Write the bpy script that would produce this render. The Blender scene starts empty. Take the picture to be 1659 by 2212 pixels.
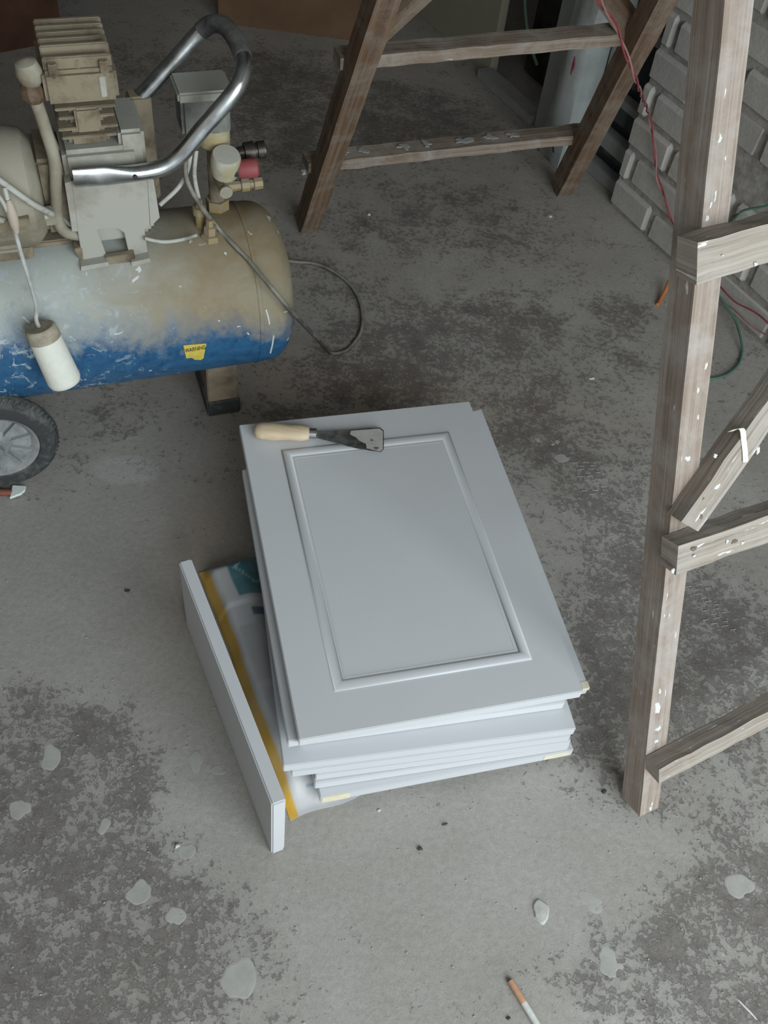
import bpy, bmesh, math, random
from math import sin, cos, pi, radians, sqrt
from mathutils import Vector, Matrix
random.seed(7)
S = bpy.context.scene
COL = S.collection

# ------------------------------------------------------------------ camera
FPX, PITCH, ROLL, CH = 2100.0, radians(51.0), radians(-8.25), 1.32
IW, IH = 1659.0, 2212.0
FWD = Vector((0, cos(PITCH), -sin(PITCH)))
_r = Vector((1, 0, 0)); _d = FWD.cross(_r)
RT = _r * cos(ROLL) + _d * sin(ROLL)
DN = -_r * sin(ROLL) + _d * cos(ROLL)
CAMP = Vector((0, 0, CH))
cd = bpy.data.cameras.new('camera'); cam = bpy.data.objects.new('camera', cd); COL.objects.link(cam)
cd.sensor_fit = 'VERTICAL'; cd.sensor_height = 24.0; cd.lens = 24.0 * FPX / IH
cd.clip_start = 0.02; cd.clip_end = 60
m = Matrix((RT, -DN, -FWD)).transposed().to_4x4(); m.translation = CAMP
cam.matrix_world = m
S.camera = cam

# ------------------------------------------------------------------ light
S.view_settings.view_transform = 'Standard'; S.view_settings.look = 'None'
S.view_settings.gamma = 1.0; S.view_settings.use_curve_mapping = False
S.view_settings.exposure = 0.0
wd = bpy.data.worlds.new('world'); S.world = wd; wd.use_nodes = True
bg = wd.node_tree.nodes['Background']; bg.inputs[0].default_value = (0.97, 0.95, 0.90, 1); bg.inputs[1].default_value = 0.44
def area(name, loc, target, sx, sy, power, col):
    l = bpy.data.lights.new(name, 'AREA'); l.shape = 'RECTANGLE'; l.size = sx; l.size_y = sy
    l.energy = power; l.color = col
    o = bpy.data.objects.new(name, l); COL.objects.link(o); o.location = loc
    o.rotation_euler = (Vector(target) - Vector(loc)).to_track_quat('-Z', 'Y').to_euler()
    return o
# daylight through the open front of the workshop, behind the photographer
area('daylight_opening', (1.35, -0.95, 1.25), (0.1, 1.1, 0.20), 1.9, 1.8, 84, (0.86, 0.95, 1.0))

# ------------------------------------------------------------------ pixel -> world
def ray(px, py): return RT * ((px - IW / 2) / FPX) + DN * ((py - IH / 2) / FPX) + FWD
def at(px, py, z=0.0):
    d = ray(px, py); return CAMP + d * ((z - CH) / d.z)
def pd(px, py, t): return CAMP + ray(px, py) * t
def hit(px, py, P, N):
    d = ray(px, py); return CAMP + d * ((P - CAMP).dot(N) / d.dot(N))
def depth(P): return (P - CAMP).dot(FWD)

# ------------------------------------------------------------------ helpers
def root_loc(o):
    v = Vector((0, 0, 0))
    while o is not None:
        v += o.location; o = o.parent
    return v
def obj(name, bm, mat, parent=None, smooth=False, base=None, bevel=0.0, ang=40, label=None):
    me = bpy.data.meshes.new(name)
    if bevel > 0:
        es = [e for e in bm.edges if e.is_manifold and e.calc_face_angle(0) > radians(30)]
        bmesh.ops.bevel(bm, geom=es, offset=bevel, segments=2, affect='EDGES', clamp_overlap=True)
    off = root_loc(parent) if parent is not None else (base.copy() if base is not None else Vector((0, 0, 0)))
    for v in bm.verts: v.co -= off
    bm.to_mesh(me); bm.free()
    mats = mat if isinstance(mat, (list, tuple)) else [mat]
    for m_ in mats: me.materials.append(m_)
    if smooth:
        for p in me.polygons: p.use_smooth = True
        try: me.set_sharp_from_angle(angle=radians(ang))
        except Exception: pass
    o = bpy.data.objects.new(name, me); COL.objects.link(o)
    if parent is not None: o.parent = parent
    else: o.location = off
    if label: o['label'] = label
    return o
def tag(o, label, cat, group=None):
    o['label'] = label; o['category'] = cat
    if group: o['group'] = group
    return o
def thing(name, loc, label, cat, group=None):
    o = bpy.data.objects.new(name, None); COL.objects.link(o); o.location = loc
    o.empty_display_size = 0.05
    return tag(o, label, cat, group)
def struct(o): o['kind'] = 'structure'; return o
def stuff(o): o['kind'] = 'stuff'; return o
def NB(): return bmesh.new()
def quad_uv(bm, f, uvs):
    L = bm.loops.layers.uv.verify()
    for l, uv in zip(f.loops, uvs): l[L].uv = uv
def frame(p0, p1, N):
    a = (p1 - p0).normalized(); n = (N - a * N.dot(a)).normalized(); b = n.cross(a).normalized()
    return a, b, n
def beam(bm, p0, p1, w, t, N, seed=0, rough=0.0, n=1, taper=1.0):
    """square timber from p0 to p1 (centre line of the section), w across, t along N"""
    a, b, nn = frame(p0, p1, N); L = (p1 - p0).length
    rs = random.Random(seed); rows = []
    for i in range(n + 1):
        s = i / n; c = p0.lerp(p1, s); row = []
        k = 1 + (taper - 1) * s
        for sb, sn in ((-1, -1), (1, -1), (1, 1), (-1, 1)):
            j = Vector((rs.uniform(-1, 1), rs.uniform(-1, 1), rs.uniform(-1, 1))) * rough
            row.append(bm.verts.new(c + b * sb * w * k / 2 + nn * sn * t * k / 2 + j))
        rows.append(row)
    o = rs.uniform(0, 50)
    for i in range(n):
        for k in range(4):
            k2 = (k + 1) % 4
            f = bm.faces.new((rows[i][k], rows[i][k2], rows[i + 1][k2], rows[i + 1][k]))
            u0, u1 = o + L * i / n, o + L * (i + 1) / n; v0 = k * 0.06 + o; v1 = v0 + 0.05
            quad_uv(bm, f, ((u0, v0), (u0, v1), (u1, v1), (u1, v0)))
    f = bm.faces.new(rows[0][::-1]); quad_uv(bm, f, ((o, 0), (o, .05), (o + .01, .05), (o + .01, 0)))
    f = bm.faces.new(rows[-1]); quad_uv(bm, f, ((o, 0), (o, .05), (o + .01, .05), (o + .01, 0)))
    bmesh.ops.recalc_face_normals(bm, faces=bm.faces)
def box(bm, M, x0, x1, y0, y1, z0, z1):
    vs = [bm.verts.new(M @ Vector(p)) for p in ((x0, y0, z0), (x1, y0, z0), (x1, y1, z0), (x0, y1, z0), (x0, y0, z1), (x1, y0, z1), (x1, y1, z1), (x0, y1, z1))]
    for q in ((3, 2, 1, 0), (4, 5, 6, 7), (0, 1, 5, 4), (1, 2, 6, 5), (2, 3, 7, 6), (3, 0, 4, 7)):
        f = bm.faces.new([vs[i] for i in q]); quad_uv(bm, f, ((0, 0), (.3, 0), (.3, .05), (0, .05)))
    bmesh.ops.recalc_face_normals(bm, faces=bm.faces)
def prism(bm, pts, h):
    """closed outline (list of world Vectors) extruded by vector h"""
    A = [bm.verts.new(p) for p in pts]; B = [bm.verts.new(p + h) for p in pts]; n = len(pts)
    bm.faces.new(A); bm.faces.new(B[::-1])
    for i in range(n): bm.faces.new((A[i], B[i], B[(i + 1) % n], A[(i + 1) % n]))
    bmesh.ops.recalc_face_normals(bm, faces=bm.faces)
def spline(pts, k=6):
    if len(pts) < 3: return pts
    P = [pts[0]] + list(pts) + [pts[-1]]; out = []
    for i in range(1, len(P) - 2):
        p0, p1, p2, p3 = P[i - 1:i + 3]
        for j in range(k):
            t = j / k
            out.append(0.5 * ((2 * p1) + (-p0 + p2) * t + (2 * p0 - 5 * p1 + 4 * p2 - p3) * t * t + (-p0 + 3 * p1 - 3 * p2 + p3) * t ** 3))
    out.append(pts[-1]); return out
def tube(bm, pts, r, seg=10, k=0, radii=None):
    if k: pts = spline(pts, k)
    n = len(pts); T = [(pts[min(i + 1, n - 1)] - pts[max(i - 1, 0)]).normalized() for i in range(n)]
    ref = Vector((0, 0, 1)) if abs(T[0].z) < .9 else Vector((1, 0, 0))
    x = T[0].cross(ref).normalized(); rings = []
    for i in range(n):
        x = (x - T[i] * x.dot(T[i])).normalized(); y = T[i].cross(x)
        rr = radii[i] if radii else r
        rings.append([bm.verts.new(pts[i] + (x * cos(2 * pi * j / seg) + y * sin(2 * pi * j / seg)) * rr) for j in range(seg)])
    for i in range(n - 1):
        for j in range(seg):
            bm.faces.new((rings[i][j], rings[i][(j + 1) % seg], rings[i + 1][(j + 1) % seg], rings[i + 1][j]))
    bm.faces.new(rings[0][::-1]); bm.faces.new(rings[-1])
    bmesh.ops.recalc_face_normals(bm, faces=bm.faces)
def lathe(bm, M, prof, seg=32):
    """profile [(axial x, radius)] about local x axis of M"""
    rings = []
    for s, r in prof:
        if r < 1e-5: rings.append([bm.verts.new(M @ Vector((s, 0, 0)))])
        else: rings.append([bm.verts.new(M @ Vector((s, r * cos(2 * pi * j / seg), r * sin(2 * pi * j / seg)))) for j in range(seg)])
    for a, b in zip(rings, rings[1:]):
        for j in range(seg):
            j2 = (j + 1) % seg
            if len(a) == 1 and len(b) == 1: continue
            if len(a) == 1: bm.faces.new((a[0], b[j2], b[j]))
            elif len(b) == 1: bm.faces.new((a[j], a[j2], b[0]))
            else: bm.faces.new((a[j], a[j2], b[j2], b[j]))
    if len(rings[0]) > 1: bm.faces.new(rings[0])
    if len(rings[-1]) > 1: bm.faces.new(rings[-1][::-1])
    bmesh.ops.recalc_face_normals(bm, faces=bm.faces)
def axisM(p0, p1, up=Vector((0, 0, 1))):
    a = (p1 - p0).normalized()
    if abs(a.dot(up)) > .95: up = Vector((0, 1, 0))
    y = up.cross(a).normalized(); z = a.cross(y)
    M = Matrix((a, y, z)).transposed().to_4x4(); M.translation = p0; return M
def cyl(bm, p0, p1, r, seg=20, cham=0.0):
    L = (p1 - p0).length
    pr = [(0, r - cham), (cham, r), (L - cham, r), (L, r - cham)] if cham else [(0, r), (L, r)]
    lathe(bm, axisM(p0, p1), pr, seg)
def blob(bm, c, a, b, rx, ry, h, n, seed, jit=.18):
    """flat irregular splat with a domed top; a,b in-plane axes, n normal"""
    rs = random.Random(seed); k = 22
    fo = [(q, rs.uniform(0, 6.28), rs.uniform(.3, 1) * jit * 1.1 / sqrt(q)) for q in (1, 2, 3, 4, 6)]
    ph = [1 + sum(A * cos(q * 2 * pi * i / k + p) for q, p, A in fo) + rs.uniform(-.12, .12) * jit for i in range(k)]
    r0 = [bm.verts.new(c + a * cos(2 * pi * i / k) * rx * ph[i] + b * sin(2 * pi * i / k) * ry * ph[i] - n * .0003) for i in range(k)]
    r1 = [bm.verts.new(c + a * cos(2 * pi * i / k) * rx * ph[i] * .8 + b * sin(2 * pi * i / k) * ry * ph[i] * .8 + n * h * .75) for i in range(k)]
    t = bm.verts.new(c + n * h)
    for i in range(k):
        j = (i + 1) % k
        bm.faces.new((r0[i], r0[j], r1[j], r1[i])); bm.faces.new((r1[i], r1[j], t))
    bm.faces.new(r0[::-1]); bmesh.ops.recalc_face_normals(bm, faces=bm.faces)

# ------------------------------------------------------------------ materials
class NT:
    def __init__(s, name):
        s.m = bpy.data.materials.new(name); s.m.use_nodes = True
        s.t = s.m.node_tree; s.b = s.t.nodes['Principled BSDF']
    def n(s, typ, **kw):
        x = s.t.nodes.new(typ)
        for k, v in kw.items(): setattr(x, k, v)
        return x
    def l(s, a, b): s.t.links.new(a, b)
    def noise(s, scale, detail=5, rough=.6, vec=None, dist=0):
        x = s.n('ShaderNodeTexNoise'); x.inputs['Scale'].default_value = scale; x.inputs['Detail'].default_value = detail
        x.inputs['Roughness'].default_value = rough; x.inputs['Distortion'].default_value = dist
        if vec is not None: s.l(vec, x.inputs['Vector'])
        return x.outputs['Fac']
    def ramp(s, fac, stops):
        x = s.n('ShaderNodeValToRGB'); e = x.color_ramp.elements
        while len(e) < len(stops): e.new(.5)
        for i, (p, c) in enumerate(stops):
            e[i].position = p; e[i].color = tuple(c) + (1,) if not isinstance(c, (int, float)) else (c, c, c, 1)
        s.l(fac, x.inputs[0]); return x.outputs['Color']
    def mix(s, fac, a, b, mode='MIX'):
        x = s.n('ShaderNodeMix', data_type='RGBA', blend_type=mode)
        for sock, v in ((x.inputs[0], fac), (x.inputs[6], a), (x.inputs[7], b)):
            if hasattr(v, 'links'): s.l(v, sock)
            elif isinstance(v, (int, float)): sock.default_value = v
            else: sock.default_value = tuple(v) + (1,)
        return x.outputs[2]
    def math(s, op, a, b=0.0, clamp=False):
        x = s.n('ShaderNodeMath', operation=op, use_clamp=clamp)
        for i, v in enumerate((a, b)):
            if hasattr(v, 'links'): s.l(v, x.inputs[i])
            else: x.inputs[i].default_value = v
        return x.outputs[0]
    def bump(s, h, strength=.3, dist=.002):
        x = s.n('ShaderNodeBump'); x.inputs['Strength'].default_value = strength; x.inputs['Distance'].default_value = dist
        s.l(h, x.inputs['Height']); s.l(x.outputs[0], s.b.inputs['Normal'])
    def coord(s, which='Object'): return s.n('ShaderNodeTexCoord').outputs[which]
    def col(s, c):
        if hasattr(c, 'links'): s.l(c, s.b.inputs['Base Color'])
        else: s.b.inputs['Base Color'].default_value = tuple(c) + (1,)
    def set(s, rough=.6, metal=0, spec=.5):
        s.b.inputs['Roughness'].default_value = rough; s.b.inputs['Metallic'].default_value = metal
        s.b.inputs['Specular IOR Level'].default_value = spec
        return s.m
    def map(s, vec, sc):
        x = s.n('ShaderNodeMapping'); x.inputs['Scale'].default_value = sc; s.l(vec, x.inputs['Vector']); return x.outputs[0]

def dusty(name, base, dust, lo=.4, hi=.6, scale=18, rough=.8, up=0.0, metal=0, bump=.25):
    """paint or metal under settled dust; 'up' adds dust on faces that look upward"""
    t = NT(name); c = t.coord(); n1 = t.noise(scale, 6, .65, c, .3)
    f = n1
    if up:
        g = t.n('ShaderNodeNewGeometry'); sx = t.n('ShaderNodeSeparateXYZ'); t.l(g.outputs['Normal'], sx.inputs[0])
        f = t.math('ADD', n1, t.math('MULTIPLY', sx.outputs[2], up))
    k = t.ramp(f, ((lo, 0.0), (hi, 1.0)))
    t.col(t.mix(k, base, dust)); t.bump(t.noise(scale * 9, 4, .6, c), bump, .0015)
    if metal:
        inv = t.math('SUBTRACT', 1.0, k); t.l(t.math('MULTIPLY', inv, metal), t.b.inputs['Metallic'])
    m_ = t.set(rough); 
    if metal: t.b.inputs['Metallic'].default_value = metal
    return m_
def plain(name, c, rough=.6, metal=0, spec=.5, var=.12, scale=30, bump=0.0):
    t = NT(name); co = t.coord(); n = t.noise(scale, 5, .6, co)
    a = tuple(x * (1 - var) for x in c); b = tuple(min(1, x * (1 + var)) for x in c)
    t.col(t.ramp(n, ((.3, a), (.7, b))))
    if bump: t.bump(t.noise(scale * 6, 4, .6, co), bump, .001)
    return t.set(rough, metal, spec)

def wood(name, dark, mid, light, fleck=.0, dustc=(.42, .40, .37)):
    t = NT(name); uv = t.coord('UV')
    g1 = t.noise(1.0, 6, .6, t.map(uv, (5, 260, 1)), .8)
    g2 = t.noise(1.0, 4, .6, t.map(uv, (2.5, 70, 1)), .5)
    g = t.math('ADD', t.math('MULTIPLY', g1, .5), t.math('MULTIPLY', g2, .5))
    c = t.ramp(g, ((.34, dark), (.48, mid), (.64, light)))
    oc = t.coord(); n = t.noise(14, 6, .7, oc, .4)
    c = t.mix(t.ramp(n, ((.45, 0.0), (.72, .75))), c, dustc)
    if fleck:
        n3 = t.noise(1.0, 3, .5, t.map(uv, (22, 90, 1)))
        c = t.mix(t.ramp(n3, ((fleck, 0.0), (fleck + .02, 1.0))), c, (.62, .62, .6))
    t.col(c); t.bump(g, .8, .0015)
    return t.set(.85, 0, .25)

def floor_mat():
    t = NT('dusty_concrete'); c = t.coord()
    at_ = t.n('ShaderNodeAttribute', attribute_name='wear_and_shade'); sx = t.n('ShaderNodeSeparateColor'); t.l(at_.outputs['Color'], sx.inputs[0])
    big = t.noise(3.2, 9, .72, c, .3); mid = t.noise(16, 9, .72, c, .25); fine = t.noise(110, 6, .7, c); grit = t.noise(420, 3, .6, c)
    # patches where the dust is scuffed off; R of 'wear' = scuffed, G = extra fine dust / plaster, B = painted brown shade
    w = t.math('ADD', t.math('MULTIPLY', t.math('MINIMUM', sx.outputs[0], .75), .50), t.math('MULTIPLY', big, .44))
    w = t.math('ADD', w, t.math('MULTIPLY', t.math('SUBTRACT', mid, .5), 1.5))
    w = t.math('ADD', w, t.math('MULTIPLY', t.math('SUBTRACT', fine, .5), .8))
    flk = t.noise(95, 7, .74, c, .35)
    k1 = t.ramp(w, ((.30, 0.0), (.48, .45), (.72, 1.0)))
    w2 = t.math('ADD', w, t.math('MULTIPLY', t.math('SUBTRACT', flk, .5), 2.6))
    k2 = t.ramp(w2, ((.50, 0.0), (.66, 1.0)))
    k = t.math('ADD', t.math('MULTIPLY', k1, .5), t.math('MULTIPLY', k2, .5))
    dust = t.ramp(t.noise(5, 6, .6, c), ((.35, (.315, .298, .270)), (.65, (.365, .350, .322))))
    bare = t.ramp(t.noise(38, 6, .7, c), ((.3, (.130, .115, .104)), (.7, (.225, .208, .190))))
    col = t.mix(k, dust, bare)
    g = t.math('ADD', sx.outputs[1], t.math('MULTIPLY', t.math('SUBTRACT', mid, .5), .7))
    col = t.mix(t.ramp(g, ((.45, 0.0), (.62, .8))), col, (.40, .395, .375))
    brown_shade = t.math('MULTIPLY', sx.outputs[2], 1.0)
    col = t.mix(brown_shade, col, (.92, .78, .66), 'MULTIPLY')
    col = t.mix(.55, col, t.ramp(t.math('ADD', t.math('MULTIPLY', fine, .55), t.math('MULTIPLY', grit, .45)), ((.36, .70), (.5, .98), (.64, 1.22))), 'MULTIPLY')
    # small pale specks
    v = t.n('ShaderNodeTexVoronoi'); v.inputs['Scale'].default_value = 26; v.inputs['Randomness'].default_value = 1; t.l(c, v.inputs['Vector'])
    sp = t.ramp(v.outputs['Distance'], ((.035, 1.0), (.06, 0.0)))
    spk = t.math('MULTIPLY', sp, t.ramp(t.noise(9, 2, .5, c), ((.55, 0.0), (.6, 1.0))))
    col = t.mix(t.math('MULTIPLY', spk, .6), col, (.5, .5, .48))
    t.col(col)
    h = t.math('ADD', t.math('MULTIPLY', k2, -.55), t.math('MULTIPLY', fine, .30)); h = t.math('ADD', h, t.math('MULTIPLY', mid, 1.0))
    t.bump(h, .7, .0022)
    return t.set(.93, 0, .2)

M_floor = floor_mat()
M_white = plain('white_lacquer', (.545, .56, .575), .42, 0, .4, .02, 6)
M_whitedge = M_white
M_cream = plain('cream_primer_patch', (.66, .62, .46), .6, 0, .3, .06, 60)
M_brick = None
def brick_mat():
    t = NT('grey_brick'); c = t.coord(); n = t.noise(22, 7, .65, c, .3)
    oi = t.n('ShaderNodeObjectInfo')
    base = t.ramp(n, ((.3, (.39, .37, .335)), (.7, (.50, .48, .445))))
    base = t.mix(t.math('MULTIPLY', oi.outputs['Random'], .35), base, (.34, .33, .315))
    t.col(base); t.bump(t.noise(70, 6, .7, c), .45, .003); return t.set(.95, 0, .15)
M_brick = brick_mat()
M_mortar = plain('old_mortar', (.33, .31, .28), .95, 0, .1, .35, 45, .8)
M_darkgap = plain('recess_darkness', (.06, .055, .05), .9, 0, .1, .3, 12)  # near-black colour stands for the unlit space beyond the opening
M_plaster = plain('grey_plaster', (.30, .29, .27), .9, 0, .1, .12, 5)
M_wood_far = wood('brown_timber', (.085, .052, .032), (.155, .098, .062), (.225, .155, .105), 0, (.26, .235, .20))
M_wood_rail = wood('dusty_timber', (.13, .09, .062), (.24, .185, .14), (.34, .29, .24), .72, (.40, .38, .345))
M_wood_post = wood('weathered_timber', (.19, .145, .115), (.27, .215, .175), (.34, .29, .25), .70, (.40, .375, .35))
M_wood_rung = wood('rough_sawn_timber', (.15, .12, .098), (.28, .24, .20), (.39, .355, .31), .66, (.36, .35, .325))
M_plasterblob = plain('dried_plaster', (.43, .43, .39), .85, 0, .2, .12, 80, .4)
M_splat = plain('dried_plaster_splash', (.355, .352, .328), .95, 0, .15, .1, 40, .2)
M_ridge = plain('ridge_of_dust', (.27, .258, .235), .95, 0, .1, .1, 40)
M_flake = plain('white_paint_flake', (.58, .59, .57), .6, 0, .3, .06, 60)

# ------------------------------------------------------------------ room shell
W0 = Vector((.4296, 2.1230, 0)); WQ = Vector((.57344, -.81925, 0)); WN = Vector((-.81925, -.57344, 0)); UP = Vector((0, 0, 1))
def Wp(s, z, off=0.0): return W0 + WQ * s + UP * z + WN * off
# floor grid: fine under the camera's view, coarse beyond
def lin(a, b, st):
    n = max(1, int(round((b - a) / st))); return [a + (b - a) * i / n for i in range(n)]
gx = lin(-5, -1.5, .5) + lin(-1.5, 1.3, .014) + lin(1.3, 3.2, .3) + [3.2]
gy = lin(-3, .05, .4) + lin(.05, 3.1, .014) + lin(3.1, 5.6, .4) + [5.6]
# (px, py, radius x, radius y, channel, strength) of scuffed, dusty and painted-shade patches, located on the floor
patch = []
def P(px, py, rx, ry, ch, s): q = at(px, py); patch.append((q.x, q.y, rx, ry, ch, s))
for a in ((90, 1600, .12, .09, 0, .75), (60, 1780, .16, .13, 0, .9), (200, 1700, .08, .10, 0, .7), (60, 1990, .18, .10, 0, .75), (330, 1950, .12, .08, 0, .6),
          (480, 2080, .10, .08, 0, .4), (180, 2160, .16, .08, 0, .6), (1420, 2010, .10, .06, 0, .75), (1560, 2060, .12, .09, 0, .75), (1640, 1930, .09, .10, 0, .8),
          (1330, 2110, .08, .04, 0, .5), (1640, 2180, .10, .06, 0, .7), (1560, 1500, .17, .11, 0, .75), (1440, 1340, .10, .12, 0, .55), (1620, 1400, .10, .08, 0, .6), (1300, 1560, .05, .09, 0, .5), (1330, 1440, .07, .15, 0, .5),
          (1240, 1010, .12, .10, 0, .55), (1120, 930, .10, .10, 0, .5), (1350, 1180, .08, .14, 0, .45), (850, 780, .14, .11, 0, .85), (760, 830, .14, .05, 0, .5), (1000, 700, .14, .07, 0, .7), (1130, 700, .10, .05, 0, .6),
          (1340, 670, .06, .06, 0, .8), (1350, 780, .06, .06, 0, .7), (1200, 820, .12, .07, 0, .45), (860, 500, .16, .08, 0, .6), (1000, 430, .18, .06, 0, .55), (1120, 520, .16, .07, 0, .4), (720, 600, .12, .1, 0, .45),
          (700, 240, .22, .12, 0, .9), (560, 230, .16, .08, 0, .85), (860, 210, .15, .07, 0, .95), (950, 280, .18, .06, 0, .6), (620, 330, .15, .08, 0, .7), (300, 130, .25, .10, 0, .5), (620, 140, .15, .08, 0, .6), (830, 300, .2, .05, 0, .6),
          (240, 890, .06, .05, 0, .45), (660, 900, .2, .03, 0, .4), (1540, 1340, .04, .05, 0, .4)): P(*a)
for a in ((290, 1020, .07, .05, 1, .55), (250, 1010, .05, .03, 1, .5), (1200, 460, .12, .10, 1, .30), (1280, 560, .10, .12, 1, .28), (350, 1400, .22, .16, 0, -.5), (450, 1750, .10, .2, 0, -.35), (1100, 1920, .25, .06, 0, -.45),
          (800, 1830, .2, .07, 0, -.4), (1330, 1880, .12, .06, 0, -.2), (700, 2100, .25, .1, 0, -.25), (150, 1250, .2, .12, 0, -.5), (960, 230, .1, .05, 1, .2), (1250, 1870, .15, .05, 0, -.35)): P(*a)
for a in ((760, 840, .5, .07, 2, .45), (470, 1120, .07, .20, 2, .6), (500, 260, 1.2, .55, 2, .30)): P(*a)  # brown shadow tone by compressor and stack and at the back, painted in
def ring_wear(x, y, c, r0, w): 
    d = math.hypot(x - c.x, y - c.y); return math.exp(-((d - r0) / w) ** 2)
rc = at(1085, 690)
bm = NB(); cl = bm.loops.layers.float_color.new('wear_and_shade')
vals = {}
rows = []
for j, y in enumerate(gy):
    row = []
    for i, x in enumerate(gx):
        v = bm.verts.new((x, y, 0)); row.append(v); w = [0, 0, 0]
        for (cx, cy, rx, ry, ch, s) in patch:
            dx = (x - cx) / rx; dy = (y - cy) / ry; d2 = dx * dx + dy * dy
            if d2 < 7: w[ch] += s * math.exp(-d2 * .75)
        if abs(x - rc.x) < .2 and abs(y - rc.y) < .2:
            for rr in (.05, .085, .12): w[0] += .35 * ring_wear(x, y, rc, rr, .008); w[1] += .25 * ring_wear(x, y, rc, rr - .017, .007)
        vals[v] = (w[0], w[1], w[2], 1)
    rows.append(row)
for j in range(len(gy) - 1):
    for i in range(len(gx) - 1):
        f = bm.faces.new((rows[j][i], rows[j][i + 1], rows[j + 1][i + 1], rows[j + 1][i]))
        for l in f.loops: l[cl] = vals[l.vert]
floor = struct(obj('floor', bm, M_floor))

# dried splashes and a few tread prints are parts of the floor
def floor_splat(px, py, rx, ry, h, seed, mat, name='plaster_splash', rot=0):
    b = NB(); a = Vector((cos(rot), sin(rot), 0)); blob(b, at(px, py), a, UP.cross(a), rx, ry, h, UP, seed)
    return obj(name, b, mat, floor)
for i, (px, py, rx, ry, rot) in enumerate(((108, 1640, .014, .022, .5), (300, 1925, .017, .017, 0), (378, 1978, .013, .013, 0), (512, 2120, .024, .026, .4), (470, 1665, .010, .008, 0), (425, 1640, .010, .018, .3), (405, 1840, .012, .012, 1),
        (1600, 1915, .022, .018, .3), (1312, 2075, .014, .020, .1), (1322, 2102, .007, .007, 0), (1340, 2087, .0045, .0045, 0), (1212, 990, .016, .011, .3), (1161, 950, .006, .006, 0), (1204, 955, .005, .006, 0), (1195, 960, .004, .004, 0), (1278, 1945, .012, .02, 1.2), (45, 1745, .014, .016, 0), (225, 1785, .008, .012, 0))):
    floor_splat(px, py, rx, ry, .0004, 20 + i, M_splat, rot=rot)
def tread(px, py, n, ang, nm, step=.017):
    """zigzag ridges of dust left by a shoe sole"""
    c = at(px, py); a = Vector((cos(ang), sin(ang), 0)); p = UP.cross(a); b = NB()
    rt = random.Random(n)
    for i in range(n):
        for j in range(2):
            if rt.random() < .3: continue
            o = c + p * (-i * step) + a * (j * .021 + (i % 2) * .006); k = a * .013
            tube(b, [o, o + k, o + k - p * .009, o + k * 1.7 - p * .009], .0009, 4)
    return stuff(obj(nm, b, M_ridge, floor))
tread(1235, 1000, 5, .25, 'shoe_print'); tread(1480, 1268, 6, .35, 'shoe_print')

# brick wall on the right, running away from the camera; its near end is outside the frame
bm = NB(); Mw = Matrix((WQ, WN, UP)).transposed().to_4x4(); Mw.translation = W0
box(bm, Mw, 0.004, 2.1, -.22, -.008, 0, 2.7)
wall_r = struct(obj('wall_right', bm, M_mortar, base=W0))
CZ = .0778
rb = random.Random(3)
def brick_mesh(k, L, Hh, chip):
    b = NB(); I = Matrix.Identity(4); rr = random.Random(k)
    box(b, I, 0, L, -.10, 0, 0, Hh)
    for v in b.verts: v.co += Vector((rr.uniform(-1, 1) * .003, rr.uniform(-1, 1) * .0025, rr.uniform(-1, 1) * .0022))
    es = [e for e in b.edges]
    bmesh.ops.bevel(b, geom=es, offset=.006 + .004 * chip, segments=1, affect='EDGES')
    me = bpy.data.meshes.new('brick'); b.to_mesh(me); b.free(); me.materials.append(M_brick)
    return me
bms = {}
wang = math.atan2(WQ.y, WQ.x)
for r in range(19):
    z = r * CZ + .003
    odd = r % 2 == 0
    s = (.149 - .205) if odd else (.042 - .205)
    s += rb.uniform(-.006, .006)
    while s < 1.25:
        s0 = max(s, 0.0); L = s + .205 - s0 - .011
        if L > .02:
            key = (round(L, 2), rb.randrange(4) if L > .18 else 0)
            if key not in bms: bms[key] = brick_mesh(len(bms), L, CZ - .009, rb.random())
            # two bricks are missing where the wall is broken out
            if not (r in (3,) and .30 < s0 + L / 2 < .42):
                o = bpy.data.objects.new('brick', bms[key]); COL.objects.link(o); o.parent = wall_r
                o.location = WQ * s0 + UP * (z + rb.uniform(-.001, .001)) + WN * (rb.uniform(-.004, .004) - .002)
                o.rotation_euler = (rb.uniform(-.008, .008), rb.uniform(-.008, .008), wang + pi)
                # mesh x runs to -WQ after the half turn: shift so it covers s0..s0+L
                o.location += WQ * L
        s += .205
_k = next(k for k in bms if k[0] > .18)
for (s0, z, off, tl) in ((.275, .262, -.060, .16), (.40, .247, -.045, -.12)):
    o = bpy.data.objects.new('brick', bms[_k]); COL.objects.link(o); o.parent = wall_r
    o.location = WQ * (s0 + .1) + UP * z + WN * off; o.rotation_euler = (.05, tl, wang + pi + tl * .6); o.scale = (.5, .7, .8)
# rest of the shell: only glimpsed or outside the frame
def slab(name, x0, x1, y0, y1, z0, z1, mat):
    b = NB(); box(b, Matrix.Identity(4), x0, x1, y0, y1, z0, z1); return struct(obj(name, b, mat))
slab('wall_back', -5, 3.2, 5.4, 5.6, 0, 2.7, M_plaster)
slab('wall_left', -5.1, -4.9, -3, 5.6, 0, 2.7, M_plaster)
slab('ceiling', -5.1, 3.3, -1.4, 5.6, 2.7, 2.85, M_plaster)

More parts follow.
